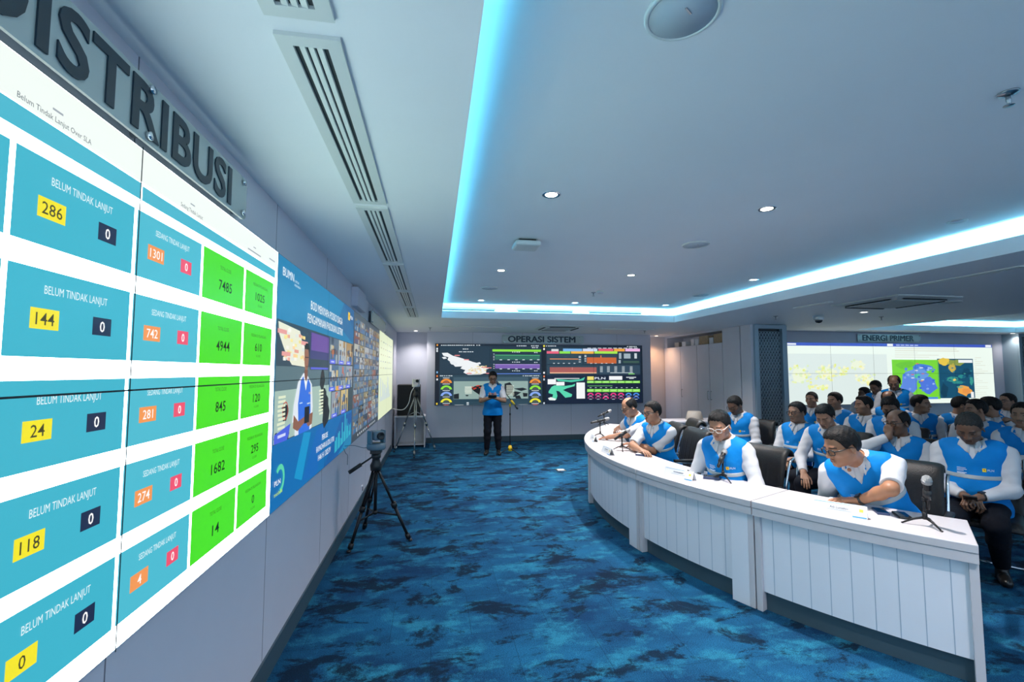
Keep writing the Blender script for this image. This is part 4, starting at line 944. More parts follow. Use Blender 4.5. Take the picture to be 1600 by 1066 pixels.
# ------------------------------------------------------------------ microphone stand of the speaker
S0 = px(797, 708, 2, 0); dS = float((S0-EYEP) @ _f)
t = thing('microphone_stand', 'black and yellow boom microphone stand before the standing speaker', 'microphone stand', S0)
H0 = Vector(S0)+Vector((0, 0, .10)); 
for e in ((776, 711), (816, 714), (808, 700)):
    m = MB(); f = Vector(px(*e, 2, .012)); strut(m, H0, f, .009, .008); m.ell(f, (.014, .014, .012), 8); m.build('leg', M_blackm, t, world=True)
m = MB(); m.lathe([(0, -.07), (.04, -.06), (.045, 0), (.03, .05), (0, .06)], H0, (0, 0, 1), 16); m.build('hub', M_yellow, t, world=True)
top = Vector(pxd(799.5, 634, dS)); m = MB(); strut(m, H0, Vector((S0[0], S0[1], top.z)), .011, .009); m.ell((S0[0], S0[1], .78), (.018, .018, .03), 10); m.build('pole', M_blackm, t, world=True)
b1 = Vector(pxd(808, 638, dS+.05)); b0 = Vector(pxd(779, 600, dS-.12)); 
m = MB(); strut(m, b1, b0, .009, .007); m.build('boom', M_blackm, t, world=True)
m = MB(); dd = (b0-b1).normalized(); strut(m, b1-dd*.02, b1+dd*.06, .02); m.build('counterweight', M_black, t, world=True)
m = MB(); strut(m, b1+dd*.10, b1+dd*.22, .022); m.ell(Vector((S0[0], S0[1], top.z)), (.022, .022, .04), 10); m.build('clutch', M_yellow, t, world=True)
t2 = thing('microphone', 'silver microphone clipped to the boom in front of the speaker', 'microphone', b0)
m = MB(); m.lathe([(0, -.02), (.014, -.02), (.02, .10), (.022, .12), (0, .12)], b0, dd, 16); m.build('microphone_body', M_steel, t2, world=True); m = MB(); m.ell(b0+dd*.145, (.026, .026, .03), 14); m.build('grille', mat('mic_grille'), t2, world=True)

# ------------------------------------------------------------------ low counter, lamp shade, floor outlet
t = thing('low_counter', 'low white counter cabinet behind the desk chairs near the cupboard', 'cabinet', (4.95, 8.4, 0))
m = MB(); m.box((0, 0, .335), (1.1, .5, .67)); m.build('body', mat('counter_grey', (.50, .51, .56), .5), t, bev=.003); m = MB(); m.box((0, 0, .687), (1.14, .54, .03)); m.build('top', M_white, t, bev=.004); m = MB(); m.box((-.552, 0, .35), (.012, .46, .64)); m.build('end_panel', M_white, t)
m = MB(); m.box((0, -.245, .05), (1.08, .03, .10)); m.build('plinth', M_plinth, t)
a = px(1085, 654, 1, 8.4)
t = thing('lamp_shade', 'beige tapered fabric shade standing on the low counter', 'lamp shade', (a[0], 8.4, .703))
m = MB(); m.lathe([(.0, 0), (.16, 0), (.165, .004), (.125, .16), (.12, .163), (0, .163)], n=28); m.build('shade', M_beige, t); m = MB(); m.lathe([(.161, 0), (.168, 0), (.166, .012), (.16, .012)], n=28); m.build('hem', M_beige, t)
t = thing('phone', 'dark phone lying on the low counter beside the beige shade', 'phone', (a[0]+.33, 8.25, .703), .3); m = MB(); m.box((0, 0, .007), (.16, .08, .014)); m.build('body', M_black, t, bev=.003); m = MB(); m.box((0, 0, .0145), (.15, .07, .001)); m.build('screen', M_glass, t)
t = thing('floor_outlet', 'small metal floor outlet plate in the blue carpet before the control display', 'floor outlet', px(876, 735, 2, 0)*np.array([1, 1, 0]))
m = MB(); m.box((0, 0, .004), (.16, .16, .008)); m.build('plate', M_steel, t, bev=.003); m = MB(); m.box((0, 0, .009), (.11, .11, .003)); m.build('lid', M_white, t, bev=.001)
# ------------------------------------------------------------------ people: smooth-blended body surfaces
f4 = np.float32
class Field:
    def __init__(s, lo, hi, h):
        s.lo = np.array(lo, float); s.h = h; s.n = np.ceil((np.array(hi)-s.lo)/h).astype(int)+1; s.D = np.full(s.n, 1.0, f4)
    def win(s, lo, hi):
        a = np.clip(np.floor((np.array(lo)-s.lo)/s.h).astype(int), 0, s.n); b = np.clip(np.ceil((np.array(hi)-s.lo)/s.h).astype(int)+1, 0, s.n)
        if (b <= a).any(): return None
        sl = tuple(slice(i, j) for i, j in zip(a, b))
        ax = [(s.lo[k]+s.h*np.arange(a[k], b[k])).astype(f4) for k in range(3)]
        return sl, ax[0][:, None, None], ax[1][None, :, None], ax[2][None, None, :]
    def all(s): return s.win(s.lo, s.lo+s.h*(s.n-1))
    def add(s, p, off=0.0, op='u', k=None):
        kind = p[0]; kk = p[-1] if k is None else k
        if kind == 'rc':
            _, a, b, r1, r2, _k = p; a = np.array(a, float); b = np.array(b, float); R = max(r1, r2)+off
            lo, hi = np.minimum(a, b)-R, np.maximum(a, b)+R
        else:
            _, c, M, r, _k = p; c = np.array(c, float); r = np.array(r, float)+off; R = r.max() if M is not None else r
            lo, hi = c-R, c+R
        mg = kk+3*s.h; w_ = s.win(lo-mg, hi+mg)
        if w_ is None: return
        sl, X, Y, Z = w_
        if kind == 'rc':
            ba = b-a; L = float(ba @ ba)+1e-9
            t = np.clip(((X-a[0])*ba[0]+(Y-a[1])*ba[1]+(Z-a[2])*ba[2])/L, 0, 1).astype(f4)
            d = np.sqrt((X-a[0]-t*ba[0])**2+(Y-a[1]-t*ba[1])**2+(Z-a[2]-t*ba[2])**2)-(r1+(r2-r1)*t)-off
        else:
            x, y, z = X-c[0], Y-c[1], Z-c[2]
            if M is not None: x, y, z = [(M[i][0]*x+M[i][1]*y+M[i][2]*z) for i in range(3)]
            k0 = np.sqrt((x/r[0])**2+(y/r[1])**2+(z/r[2])**2); k1 = np.sqrt((x/r[0]**2)**2+(y/r[1]**2)**2+(z/r[2]**2)**2)+1e-6
            d = k0*(k0-1)/k1
        D = s.D[sl]
        if op == 'u':
            h = np.clip(.5+.5*(D-d)/max(kk, 1e-5), 0, 1); s.D[sl] = D+(d-D)*h-kk*h*(1-h)
        elif op == 's':
            d = -d; h = np.clip(.5-.5*(D-d)/max(kk, 1e-5), 0, 1); s.D[sl] = D+(d-D)*h+kk*h*(1-h)
    def mesh(s):
        D = s.D; S = D < 0; nx, ny, nz = D.shape
        cnt = np.zeros((nx-1, ny-1, nz-1), np.int8)
        cor = [(i, j, k) for i in (0, 1) for j in (0, 1) for k in (0, 1)]
        for i, j, k in cor: cnt += S[i:nx-1+i, j:ny-1+j, k:nz-1+k]
        I = np.argwhere((cnt > 0) & (cnt < 8))
        if not len(I): return np.zeros((0, 3)), np.zeros((0, 4), int)
        ids = np.full(cnt.shape, -1, np.int32); ids[tuple(I.T)] = np.arange(len(I))
        acc = np.zeros((len(I), 3)); num = np.zeros(len(I))
        val = {c: D[I[:, 0]+c[0], I[:, 1]+c[1], I[:, 2]+c[2]] for c in cor}
        for c in cor:
            for ax in range(3):
                if c[ax] == 0:
                    e = list(c); e[ax] = 1; e = tuple(e); va, vb = val[c], val[e]; m = (va < 0) != (vb < 0)
                    t = np.where(m, va/np.where(m, va-vb, 1), 0); p = np.tile(np.array(c, float), (len(I), 1)); p[:, ax] += t
                    acc[m] += p[m]; num[m] += 1
        V = s.lo+s.h*(I+acc/num[:, None]); Q = []
        for ax in range(3):
            sl0 = [slice(None)]*3; sl1 = [slice(None)]*3; sl0[ax] = slice(0, -1); sl1[ax] = slice(1, None)
            A, B_ = S[tuple(sl0)], S[tuple(sl1)]; E = np.argwhere(A != B_)
            o1, o2 = [(1, 2), (2, 0), (0, 1)][ax]
            E = E[(E[:, o1] > 0) & (E[:, o2] > 0) & (E[:, o1] < D.shape[o1]-1) & (E[:, o2] < D.shape[o2]-1)]
            q = []
            for d1, d2 in ((1, 1), (0, 1), (0, 0), (1, 0)):
                e = E.copy(); e[:, o1] -= d1; e[:, o2] -= d2; q.append(ids[tuple(e.T)])
            q = np.stack(q, 1); fl = A[tuple(E.T)]; q[~fl] = q[~fl][:, ::-1]; Q.append(q)
        Q = np.concatenate(Q); return V, Q[(Q >= 0).all(1)]
def wrinkle(F_, amp, sc, seed):       # soft cloth folds
    sl, X, Y, Z = F_.all(); a = seed*1.7
    n = np.sin(sc*(X+.6*Z)+a+1.8*np.sin(.45*sc*(Y-Z)+a*2))*np.sin(sc*.7*(Z-.8*Y)+a*3+1.5*np.sin(.5*sc*X)) + .5*np.sin(1.9*sc*(Z+.5*X-.4*Y)+a*5+np.sin(sc*.8*Y))
    F_.D += (amp*n).astype(f4)
def mesh_obj(name, V, Q, mats, parent=None, col=None):
    me = bpy.data.meshes.new(name); me.vertices.add(len(V)); me.vertices.foreach_set('co', np.asarray(V, f4).ravel())
    n = len(Q); me.loops.add(4*n); me.loops.foreach_set('vertex_index', np.asarray(Q, np.int32).ravel()); me.polygons.add(n)
    me.polygons.foreach_set('loop_start', np.arange(0, 4*n, 4, dtype=np.int32)); me.polygons.foreach_set('loop_total', np.full(n, 4, np.int32))
    me.polygons.foreach_set('use_smooth', np.ones(n, bool)); me.materials.append(mats); me.update(calc_edges=True)
    if col is not None:
        at = me.color_attributes.new('Col', 'FLOAT_COLOR', 'POINT'); at.data.foreach_set('color', np.concatenate([col, np.ones((len(col), 1))], 1).astype(f4).ravel())
    o = bpy.data.objects.new(name, me); COL.objects.link(o); o.parent = parent; return o
def rotx(a): c, s = math.cos(a), math.sin(a); return np.array([[1, 0, 0], [0, c, -s], [0, s, c]])
def roty(a): c, s = math.cos(a), math.sin(a); return np.array([[c, 0, s], [0, 1, 0], [-s, 0, c]])
def rotz(a): c, s = math.cos(a), math.sin(a); return np.array([[c, -s, 0], [s, c, 0], [0, 0, 1]])
def nrm(v): v = np.asarray(v, float); return v/(np.linalg.norm(v)+1e-9)
def ik(S, W, l1, l2, pole):
    S, W = np.asarray(S, float), np.asarray(W, float); d = W-S; L = np.linalg.norm(d); L2 = min(max(L, .12), .995*(l1+l2)); u = d/(L+1e-9); W = S+u*L2
    a = (l1*l1-l2*l2+L2*L2)/(2*L2); h = math.sqrt(max(l1*l1-a*a, 0)); p = np.asarray(pole, float); p = nrm(p-u*(p @ u)); return S+u*a+p*h, W

M_skin = attr_mat('skin', .48, sss=.08)
M_hair = mat('dark_hair', (.007, .006, .006), .5, spec=.2, noise=.4, nscale=90, bump=.6, bscale=140)
M_hairg = mat('greying_hair', (.022, .021, .020), .55, spec=.2, noise=.5, nscale=90, bump=.6, bscale=140)
M_shirt = mat('white_shirt', (.58, .59, .62), .75, bump=.12, bscale=60)
M_vest = mat('blue_vest', (.0, .20, .58), .7, spec=.2, noise=.08, nscale=9, bump=.15, bscale=50)
M_stripe = mat('reflective_stripe', (.34, .40, .43), .45)
M_trou = mat('navy_trousers', (.006, .007, .012), .8, spec=.15, bump=.15, bscale=70)
M_shoe = mat('black_shoe', (.01, .01, .01), .3)
M_logo = attr_mat('vest_print', .6)
M_frame = mat('dark_spectacle_frame', (.02, .017, .016), .3)
M_framel = mat('pale_spectacle_frame', (.62, .56, .52), .3)

def head_prims():
    P = [('el', (0, -.012, .034), None, (.0745, .095, .083), .01), ('el', (0, .022, -.028), None, (.063, .066, .082), .03), ('el', (0, .033, -.076), None, (.047, .047, .036), .025),
         ('rc', (-.012, .072, -.098), (.012, .072, -.098), .014, .014, .02), ('el', (.044, .050, -.024), None, (.022, .024, .020), .02), ('el', (-.044, .050, -.024), None, (.022, .024, .020), .02),
         ('rc', (-.032, .077, .020), (.032, .077, .020), .0105, .0105, .014), ('rc', (0, .088, .010), (0, .106, -.032), .0075, .0115, .010), ('el', (.0125, .096, -.036), None, (.009, .010, .008), .006), ('el', (-.0125, .096, -.036), None, (.009, .010, .008), .006)]
    return P
def build_head(neck_pt, h, o):
    Fd = Field((-.10, -.125, -.24), (.10, .135, .135), h); fat = o.get('fat', 0)
    for p in head_prims(): Fd.add(p, off=(.004*fat if p[0] == 'el' else 0))
    for sx in (-1, 1): Fd.add(('el', (sx*.031, .094, -.001), None, (.0165, .014, .0105), .012), op='s')
    for sx in (-1, 1): Fd.add(('el', (sx*.031, .0755, -.001), None, (.0145, .0125, .0115), .003))
    Fd.add(('rc', (-.017, .0885, -.061), (.017, .0885, -.061), .0055, .0055, .006)); Fd.add(('rc', (-.014, .0885, -.072), (.014, .0885, -.072), .0065, .0065, .006))
    Fd.add(('rc', (-.02, .097, -.0665), (.02, .097, -.0665), .0022, .0022, .004), op='s')
    for sx in (-1, 1):
        M = roty(sx*.25) @ rotz(sx*.35)
        Fd.add(('el', (sx*.0775, -.010, -.014), M, (.0085, .0195, .031), .006)); Fd.add(('el', (sx*.088, -.006, -.010), M, (.0065, .011, .018), .004), op='s')
    n = np.asarray(neck_pt, float); Fd.add(('rc', (0, -.022, -.06), n, .055, .060, .025)); n2 = n+(n-np.array([0, -.022, -.06]))*.5
    Fd.add(('el', (0, .012, -.155), None, (.01, .012, .012), .02)); 
    V, Q = Fd.mesh(); x, y, z = V.T; sk = np.array(o['skin']); C = np.tile(sk, (len(V), 1))
    C *= (1+.10*np.exp(-(((np.abs(x)-.04)/.02)**2+((z+.03)/.02)**2))*(y > .03))[:, None]*np.array([1.05, .98, .97])
    def paint(m, c, a=1.0): C[m] = C[m]*(1-a)+np.array(c)*a
    paint((y > .075) & (np.abs(x) < .021-.35*np.abs(z+.0665)) & (np.abs(z+.0665) < .0105), sk*np.array([.85, .55, .55]), .8)
    paint((y > .07) & (np.abs(z+.0665) < .0022) & (np.abs(x) < .019), sk*.25, .8)
    ax = np.abs(x); bz = .0215+.05*(ax-.03)*(ax < .03)-.18*np.maximum(ax-.034, 0)
    paint((y > .055) & (ax > .012) & (ax < .050) & (np.abs(z-bz) < .0048), (.012, .010, .009), .85)
    ex = (ax-.031)/.0135; dn = o.get('look_down', True)
    ey = (z+.001)/(.0052 if not dn else .003); m = (y > .06) & (ex**2+ey**2 < 1)
    paint(m, (.42, .38, .35)); paint(m & (np.abs(ex) < .45), (.012, .008, .006))
    paint((y > .06) & (np.abs(ex) < 1.05) & (np.abs(z-(.005 if not dn else .0015)+.006*ex*ex) < .0016), (.015, .01, .008), .85)
    if o.get('moustache'): paint((y > .075) & (ax < .026) & (np.abs(z+.053+.15*ax) < .0045), (.02, .017, .015), .8)
    if o.get('moustache') == 2: paint((y > .06) & (ax < .03) & (z < -.082), (.03, .026, .024), .5)
    st = (y > .0) & (z < -.045) & ~((np.abs(z+.0665) < .011) & (ax < .022)); C[st] *= .92
    hs = o.get('hair', 'short'); t = .0075 if hs != 'crop' else .004
    if hs == 'shaved': return V, Q, C, None
    H = Field((-.10, -.13, -.10), (.10, .12, .14), h); H.add(('el', (0, -.012, .034), None, (.0745+.004, .095+.002, .083+.002), .0), off=t); H.add(('el', (0, -.030, .0), None, (.072, .074, .062), .02), off=t*.8)
    if hs == 'thick': H.add(('el', (0, .012, .090), None, (.056, .066, .032), .02))
    elif hs != 'crop': H.add(('el', (0, .0, .086), None, (.058, .068, .03), .02))
    sl, X, Y, Z = H.all(); rec = {'recede': .010, 'bald': .03}.get(hs, 0.0)
    zl = np.interp(Y, [-.13, -.06, -.035, -.016, .012, .022, .038, .052, .075, .095], [-.058, -.052, -.03, .02, .012, -.004, .024, .062+rec*.6, .078+rec, .084+rec]).astype(f4)
    zl = zl + .10*np.maximum(np.abs(X)-.035, 0)*(Y > .04) + .004*np.sin(X*260)*(Y > .03)
    cut = (zl-Z); 
    if hs in ('bald', 'recede'):
        rx, ry, cy = (.058, .092, .004) if hs == 'bald' else (.028, .05, .062)
        e = 1-np.sqrt((X/rx)**2+((Y-cy)/ry)**2); cut = np.where(Z > .05, np.maximum(cut, e*.05), cut)
    H.D = np.maximum(H.D+(.0016*np.sin(170*X+40*Z)*np.sin(150*Y+60*Z)).astype(f4), cut.astype(f4))
    hv = H.mesh(); return V, Q, C, hv

def hand_prims(wr, d, n, left, curl, k=.004):
    d = nrm(d); n = nrm(np.asarray(n)-d*(np.asarray(n) @ d)); s = np.cross(d, n)*(-1 if left else 1); P = []
    P.append(('rc', wr-d*.01, wr+d*.02, .024, .022, .02))
    sp = [(.029, .094, (.042, .026, .021), .0088), (.0095, .099, (.047, .029, .022), .009), (-.010, .095, (.043, .027, .021), .0087), (-.028, .086, (.034, .020, .019), .0078)]
    for i, (so, dl, Ls, r) in enumerate(sp):
        kn = wr+d*dl+s*so; P.append(('rc', wr+d*.02+s*so*.55, kn, .0135, .0112, .012))
        c = np.array(curl if not isinstance(curl[0], (list, tuple)) else curl[i], float); a = 0; p = kn; dd = nrm(d+s*so*1.6)
        for L, cc in zip(Ls, c):
            a += cc; q = p+(dd*math.cos(a)+n*math.sin(a))*L; P.append(('rc', p, q, r, r*.92, k)); p = q; r *= .93
    P.append(('el', wr+d*.045+s*.018+n*.006, None, (.02, .02, .02), .015))
    p = wr+d*.028+s*.026+n*.006; c1 = .25+.4*float(np.mean(curl)); dr = nrm(d*.72+s*.62+n*(.25+c1*.4))
    for L, r1, r2 in ((.040, .0135, .0115), (.032, .0112, .0098), (.026, .0098, .008)):
        q = p+dr*L; P.append(('rc', p, q, r1, r2, .006)); p = q; dr = nrm(dr+d*.25-s*.28+n*.12)
    return P
def tor_prims(o):
    f = o.get('fat', 0); w_ = o.get('wide', 1.0)
    return [('el', (0, -.01, .02), None, (.168*w_, .128, .13), .05), ('el', (0, .018+.012*f, .165), None, (.150*w_+.012*f, .118+.028*f, .15), .06), ('el', (0, .0, .335), None, (.160*w_+.004*f, .118+.006*f, .165), .06),
            ('rc', (-.125*w_, -.012, .43), (.125*w_, -.012, .43), .066, .066, .05), ('rc', (0, -.025, .515), (-.13*w_, -.014, .468), .044, .038, .04), ('rc', (0, -.025, .515), (.13*w_, -.014, .468), .044, .038, .04)]

def person(o):
    """One figure. o: who, label, skin, target head (world), facing, lean, head yaw/pitch, hands (local or world), look of hair, spectacles"""
    near = o.get('near', 0); standing = o.get('stand', False); rnd = random.Random(o['who'])
    hd = np.array(o['head'], float); fac = math.radians(o['face']-90); sc = o.get('scale', 1.0)
    lean, side, twist = math.radians(o.get('lean', 4)), math.radians(o.get('side', 0)), math.radians(o.get('twist', 0))
    RT = rotz(twist) @ roty(side) @ rotx(-lean); hy = math.radians(o['look']-o['face']); RH = rotz(hy) @ rotx(-math.radians(o.get('pitch', 10))) @ roty(math.radians(o.get('roll', 0)))
    nb = np.array([0, -.015, .50]); hl = RT @ nb + RT @ np.array([0, .012, .055]) + RH @ np.array([0, .018, .108])      # head centre relative to the hips
    cr = o.get('crane', 0); hl = hl+np.array([0, cr, -.4*cr])
    org2 = hd[:2]-(rotz(fac) @ hl)[:2]; hip = hd[2]-hl[2]
    if standing: hip = max(.72, min(hip, 1.02))
    Pm = lambda V: V; toT = lambda w: RT.T @ (w-np.array([0, 0, hip]))          # person frame -> torso frame
    def W2P(w): return rotz(-fac) @ (np.asarray(w, float)-np.array([org2[0], org2[1], 0]))
    root_loc = Vector((org2[0], org2[1], 0)); hc = hl+np.array([0, 0, hip])
    hh = (.0032 if near else .0045); hb = (.0030 if near else .0048); hcl = (.007 if near else .009)
    T2P = lambda V: V @ RT.T + np.array([0, 0, hip]); hs_ = o.get('hs', 1.0); H2P = lambda V: (V*hs_) @ RH.T + hc
    parts = []
    # head and neck
    npt = RH.T @ (RT @ np.array([0, -.022, .475])+np.array([0, 0, hip])-hc)/hs_
    V, Q, C, hv = build_head(npt, hh, o); parts.append((H2P(V), Q, C))
    # arms
    wS = .178*o.get('wide', 1.0); arms = []; sk = np.array(o['skin'])
    for sx, key in ((1, 'rh'), (-1, 'lh')):
        a = o.get(key, {}); S = np.array([sx*wS, -.012, .43])
        wt = a.get('w'); 
        if wt is not None: Wp = toT(W2P(wt))
        else: Wp = toT(np.array(a.get('p', (sx*.10, .30, .63)), float)+ (np.array([0, 0, 0]) if not a.get('rel') else np.array([0, 0, hip])))
        pole = RT.T @ np.array(a.get('pole', (sx*.8, -.5, -.6)), float); E, Wr = ik(S, Wp, .285, .250, pole)
        dh = nrm(Wr-E) if 'd' not in a else nrm(RT.T @ (rotz(-fac) @ np.array(a['d'], float) if a.get('dw', 1) else np.array(a['d'], float)))
        n = RT.T @ (np.array(a.get('n', (0, 0, -1)), float) if not a.get('nw') else rotz(-fac) @ np.array(a['n'], float)); arms.append((sx, S, E, Wr))
        PR = [('rc', E+(S-E)*.75, E, .045, .041, .01), ('rc', E, E+(Wr-E)*.35, .040, .041, .02), ('rc', E+(Wr-E)*.35, Wr, .040, .0265, .02)]+hand_prims(Wr, dh, n, sx < 0, a.get('curl', (.35, .45, .3)))
        if o.get('sleeve', 'long') == 'long': PR = [('rc', E+(Wr-E)*.6, Wr, .033, .0265, .02)]+PR[3:]
        pts = np.array([q for p in PR for q in ((p[1], p[2]) if p[0] == 'rc' else (p[1],))]); Fd = Field(pts.min(0)-.06, pts.max(0)+.06, hb)
        for p in PR: Fd.add(p)
        V, Q = Fd.mesh(); parts.append((T2P(V), Q, np.tile(sk*np.array([1, .95, .93]), (len(V), 1))))
    # torso, upper arms and legs under the clothes
    tp = tor_prims(o); Fd = Field((-.36, -.32, -.20), (.36, .34, .62), .014)
    for p in tp: Fd.add(p)
    for sx, S, E, Wr in arms: Fd.add(('rc', S, S+(E-S)*.8, .050, .042, .03))
    V, Q = Fd.mesh(); parts.append((T2P(V), Q, np.tile(sk, (len(V), 1))))
    legs = []
    for sx in (1, -1):
        Hj = np.array([sx*.088, 0, hip-.01])
        if standing: K = np.array([sx*.10, .02, hip*.52]); A = np.array([sx*.115, -.015, .085])
        else:
            sp = o.get('knees', .13); kn, tk = o.get('tuck', (.43, .43)); K = np.array([sx*sp, kn, min(hip-.02, .50)]); A = np.array([sx*(sp+.01), tk+.05*sx*o.get('step', .6), .085])
        legs.append((sx, Hj, K, A))
    LP = []
    for sx, Hj, K, A in legs: LP += [('rc', Hj, K, .088, .062, .03), ('rc', K, K+(A-K)*.35, .060, .058, .03), ('rc', K+(A-K)*.35, A+np.array([0, 0, .045]), .056, .042, .02)]
    pts = np.array([q for p in LP for q in (p[1], p[2])]); Fd = Field(pts.min(0)-.13, pts.max(0)+.15, .016); Fd.lo[2] = max(Fd.lo[2], .02)
    for p in LP: Fd.add(p)
    V, Q = Fd.mesh(); parts.append((V, Q, np.tile(sk, (len(V), 1))))
    off = 0; VV = []; QQ = []; CC = []
    for V, Q, C in parts: VV.append(V); QQ.append(Q+off); CC.append(C); off += len(V)
    b = mesh_obj('person', np.concatenate(VV), np.concatenate(QQ), M_skin, None, np.concatenate(CC)); b.location = root_loc; b.rotation_euler = (0, 0, fac)
    tag(b, o['label'], 'person', 'men seated in the audience' if o.get('aud') else None)
    if hv is not None and len(hv[0]): mesh_obj('hair', H2P(hv[0]), hv[1], M_hairg if o.get('grey') else M_hair, b)
    # shirt
    sd = rnd.random()*6; lo_ = np.min([np.minimum(np.minimum(S, E), Wr) for _, S, E, Wr in arms]+[(-.30, -.28, -.08)], 0)-.10; hi_ = np.max([np.maximum(np.maximum(S, E), Wr) for _, S, E, Wr in arms]+[(.30, .30, .55)], 0)+.10
    Fd = Field(lo_, hi_, hcl)
    for p in tp: Fd.add(p, off=.008)
    sl, X, Y, Z = Fd.all(); Fd.D = np.maximum(Fd.D, np.maximum(Z-(.525+0*X), -(Z+.05)).astype(f4)); Fd.add(('rc', (0, -.02, .45), (0, -.012, .70), .052, .060, .01), op='s')
    cuffs = []
    for sx, S, E, Wr in arms:
        A_ = Field(lo_, hi_, hcl)
        if o.get('sleeve', 'long') == 'long':
            A_.add(('rc', S, E, .064, .054, .03)); A_.add(('rc', E, E+(Wr-E)*.93, .054, .039, .03)); u = nrm(Wr-E); p0 = E+(Wr-E)*.90; sl, X, Y, Z = A_.all()
            near_ = (X-Wr[0])**2+(Y-Wr[1])**2+(Z-Wr[2])**2 < .14**2
            A_.D = np.where(near_, np.maximum(A_.D, ((X-p0[0])*u[0]+(Y-p0[1])*u[1]+(Z-p0[2])*u[2]).astype(f4)), A_.D).astype(f4)
        else:
            A_.add(('rc', S, E, .062, .059, .03)); u = nrm(E-S); p0 = S+(E-S)*.86; sl, X, Y, Z = A_.all(); A_.D = np.maximum(A_.D, ((X-p0[0])*u[0]+(Y-p0[1])*u[1]+(Z-p0[2])*u[2]).astype(f4))
        k = .03; h_ = np.clip(.5+.5*(Fd.D-A_.D)/k, 0, 1); Fd.D = Fd.D+(A_.D-Fd.D)*h_-k*h_*(1-h_)
    wrinkle(Fd, .0028, 38, sd); V, Q = Fd.mesh(); mesh_obj('shirt', T2P(V), Q, M_shirt, b)
    SHIRT_F = Fd
    # vest
    f = o.get('fat', 0); w_ = o.get('wide', 1.0); zb = -.10 if standing else -.06
    def vest_field(extra):
        G = Field((-.30, -.27, -.16), (.30, .33, .58), hcl)
        for p in tp: G.add(p, off=.017+extra)
        G.add(('rc', (-.078, -.008, -.08), (.078, -.008, -.08), .128+extra, .128+extra, .06))
        sl, X, Y, Z = G.all(); wrinkle(G, .0026, 24, sd+2)
        lim = np.interp(Z, [.18, .28, .37, .46, .52], [.32, .205, .172, .186, .19]).astype(f4)*w_
        G.D = np.maximum(G.D, np.maximum(np.abs(X)-lim, zb-Z).astype(f4))
        v = np.maximum(np.abs(X)*.85-(Z-.392)*.42, .385-Z); G.D = np.where(Y > -.01, np.maximum(G.D, -v.astype(f4)), G.D)
        G.add(('rc', (0, -.02, .48), (0, -.02, .70), .072, .078, .01), op='s'); G.D = np.maximum(G.D, (Z-.535).astype(f4)); return G
    G = vest_field(0); V, Q = G.mesh(); vo = mesh_obj('vest', T2P(V), Q, M_vest, b)
    # shirt collar folded over the vest
    def front(Gd, x, z):
        i = int(round((x-Gd.lo[0])/Gd.h)); k = int(round((z-Gd.lo[2])/Gd.h)); c = Gd.D[min(max(i, 0), Gd.n[0]-1), :, min(max(k, 0), Gd.n[2]-1)]; j = np.nonzero(c < 0)[0]
        return Gd.lo[1]+Gd.h*(j[-1]+.5) if len(j) else -1
    def topz(Gd, x, y):
        i = int(round((x-Gd.lo[0])/Gd.h)); k = int(round((y-Gd.lo[1])/Gd.h)); c = Gd.D[min(max(i, 0), Gd.n[0]-1), min(max(k, 0), Gd.n[1]-1), :]; j = np.nonzero(c < 0)[0]
        return Gd.lo[2]+Gd.h*(j[-1]+.5) if len(j) else -1
    SH = SHIRT_F
    m = MB(); nu = 40; rows = []; ax_ = nrm(RT.T @ (hc-np.array([0, 0, hip]))-np.array([0, -.02, .46]))
    for j, (rr_, zz, drop) in enumerate(((.063, .0, 0), (.064, .030, 0), (.066, .046, 0), (.071, .050, 0), (.080, .026, .25), (.090, .0, 1.0))):
        row = []
        for i in range(nu+1):
            th = .16+(2*math.pi-.32)*i/nu; fr = math.exp(-((min(th, 2*math.pi-th)-.16)/.45)**2); bk = (1-math.cos(th))/2
            z = .502+zz+.014*bk-.022*(1-bk)-drop*.038*fr; r_ = rr_+drop*.010*fr
            x, y = r_*1.0*math.sin(th), -.016+r_*1.06*math.cos(th)+ax_[1]*(z-.50)*.9
            if j >= 4:
                if math.cos(th) > .35: y = max(y, min(max(front(SH, x, z), front(G, x, z))+.006, .15))
                else: z = max(z, min(max(topz(SH, x, y), topz(G, x, y))+.004, .56))
            row.append(Vector((x, y, z)))
        rows.append(row)
    vs = [p for r_ in rows for p in r_]; n1 = nu+1; m._add(vs, [(j*n1+i, j*n1+i+1, (j+1)*n1+i+1, (j+1)*n1+i) for j in range(len(rows)-1) for i in range(nu)], True)
    m.v = [tuple(p) for p in T2P(np.array(m.v))]; co = m.build('shirt_collar', M_shirt, b); so = co.modifiers.new('solid', 'SOLIDIFY'); so.thickness = .005
    S_ = vest_field(.003); sl, X, Y, Z = S_.all(); S_.D = np.maximum(S_.D, (np.abs(Z-.258)-.0165).astype(f4)); V, Q = S_.mesh(); mesh_obj('reflective_stripe', T2P(V), Q, M_stripe, vo)
    def onvest(x, z):       # front surface of the vest
        i = int(round((x-G.lo[0])/G.h)); k = int(round((z-G.lo[2])/G.h)); c = G.D[i, :, k]; j = np.nonzero(c < 0)[0]
        return (G.lo[1]+G.h*(j[-1]+ (c[j[-1]]/(c[j[-1]]-c[min(j[-1]+1, len(c)-1)]+1e-9)))+.003) if len(j) else .13
    m = MB()
    def stick(pts, col): m.c = lin(col) if isinstance(col, str) else col; m._add([(x, onvest(x, z)+dy, z) for x, z, dy in pts], [tuple(range(len(pts)))])
    x0, z0 = -.062, .318; stick([(x0+.011, z0-.013, .001), (x0-.011, z0-.013, .001), (x0-.011, z0+.013, .001), (x0+.011, z0+.013, .001)], '#f2d41c')
    stick([(x0+.001, z0+.010, .002), (x0+.006, z0-.001, .002), (x0-.006, z0-.010, .002), (x0-.004, z0+.001, .002)], '#d02818')
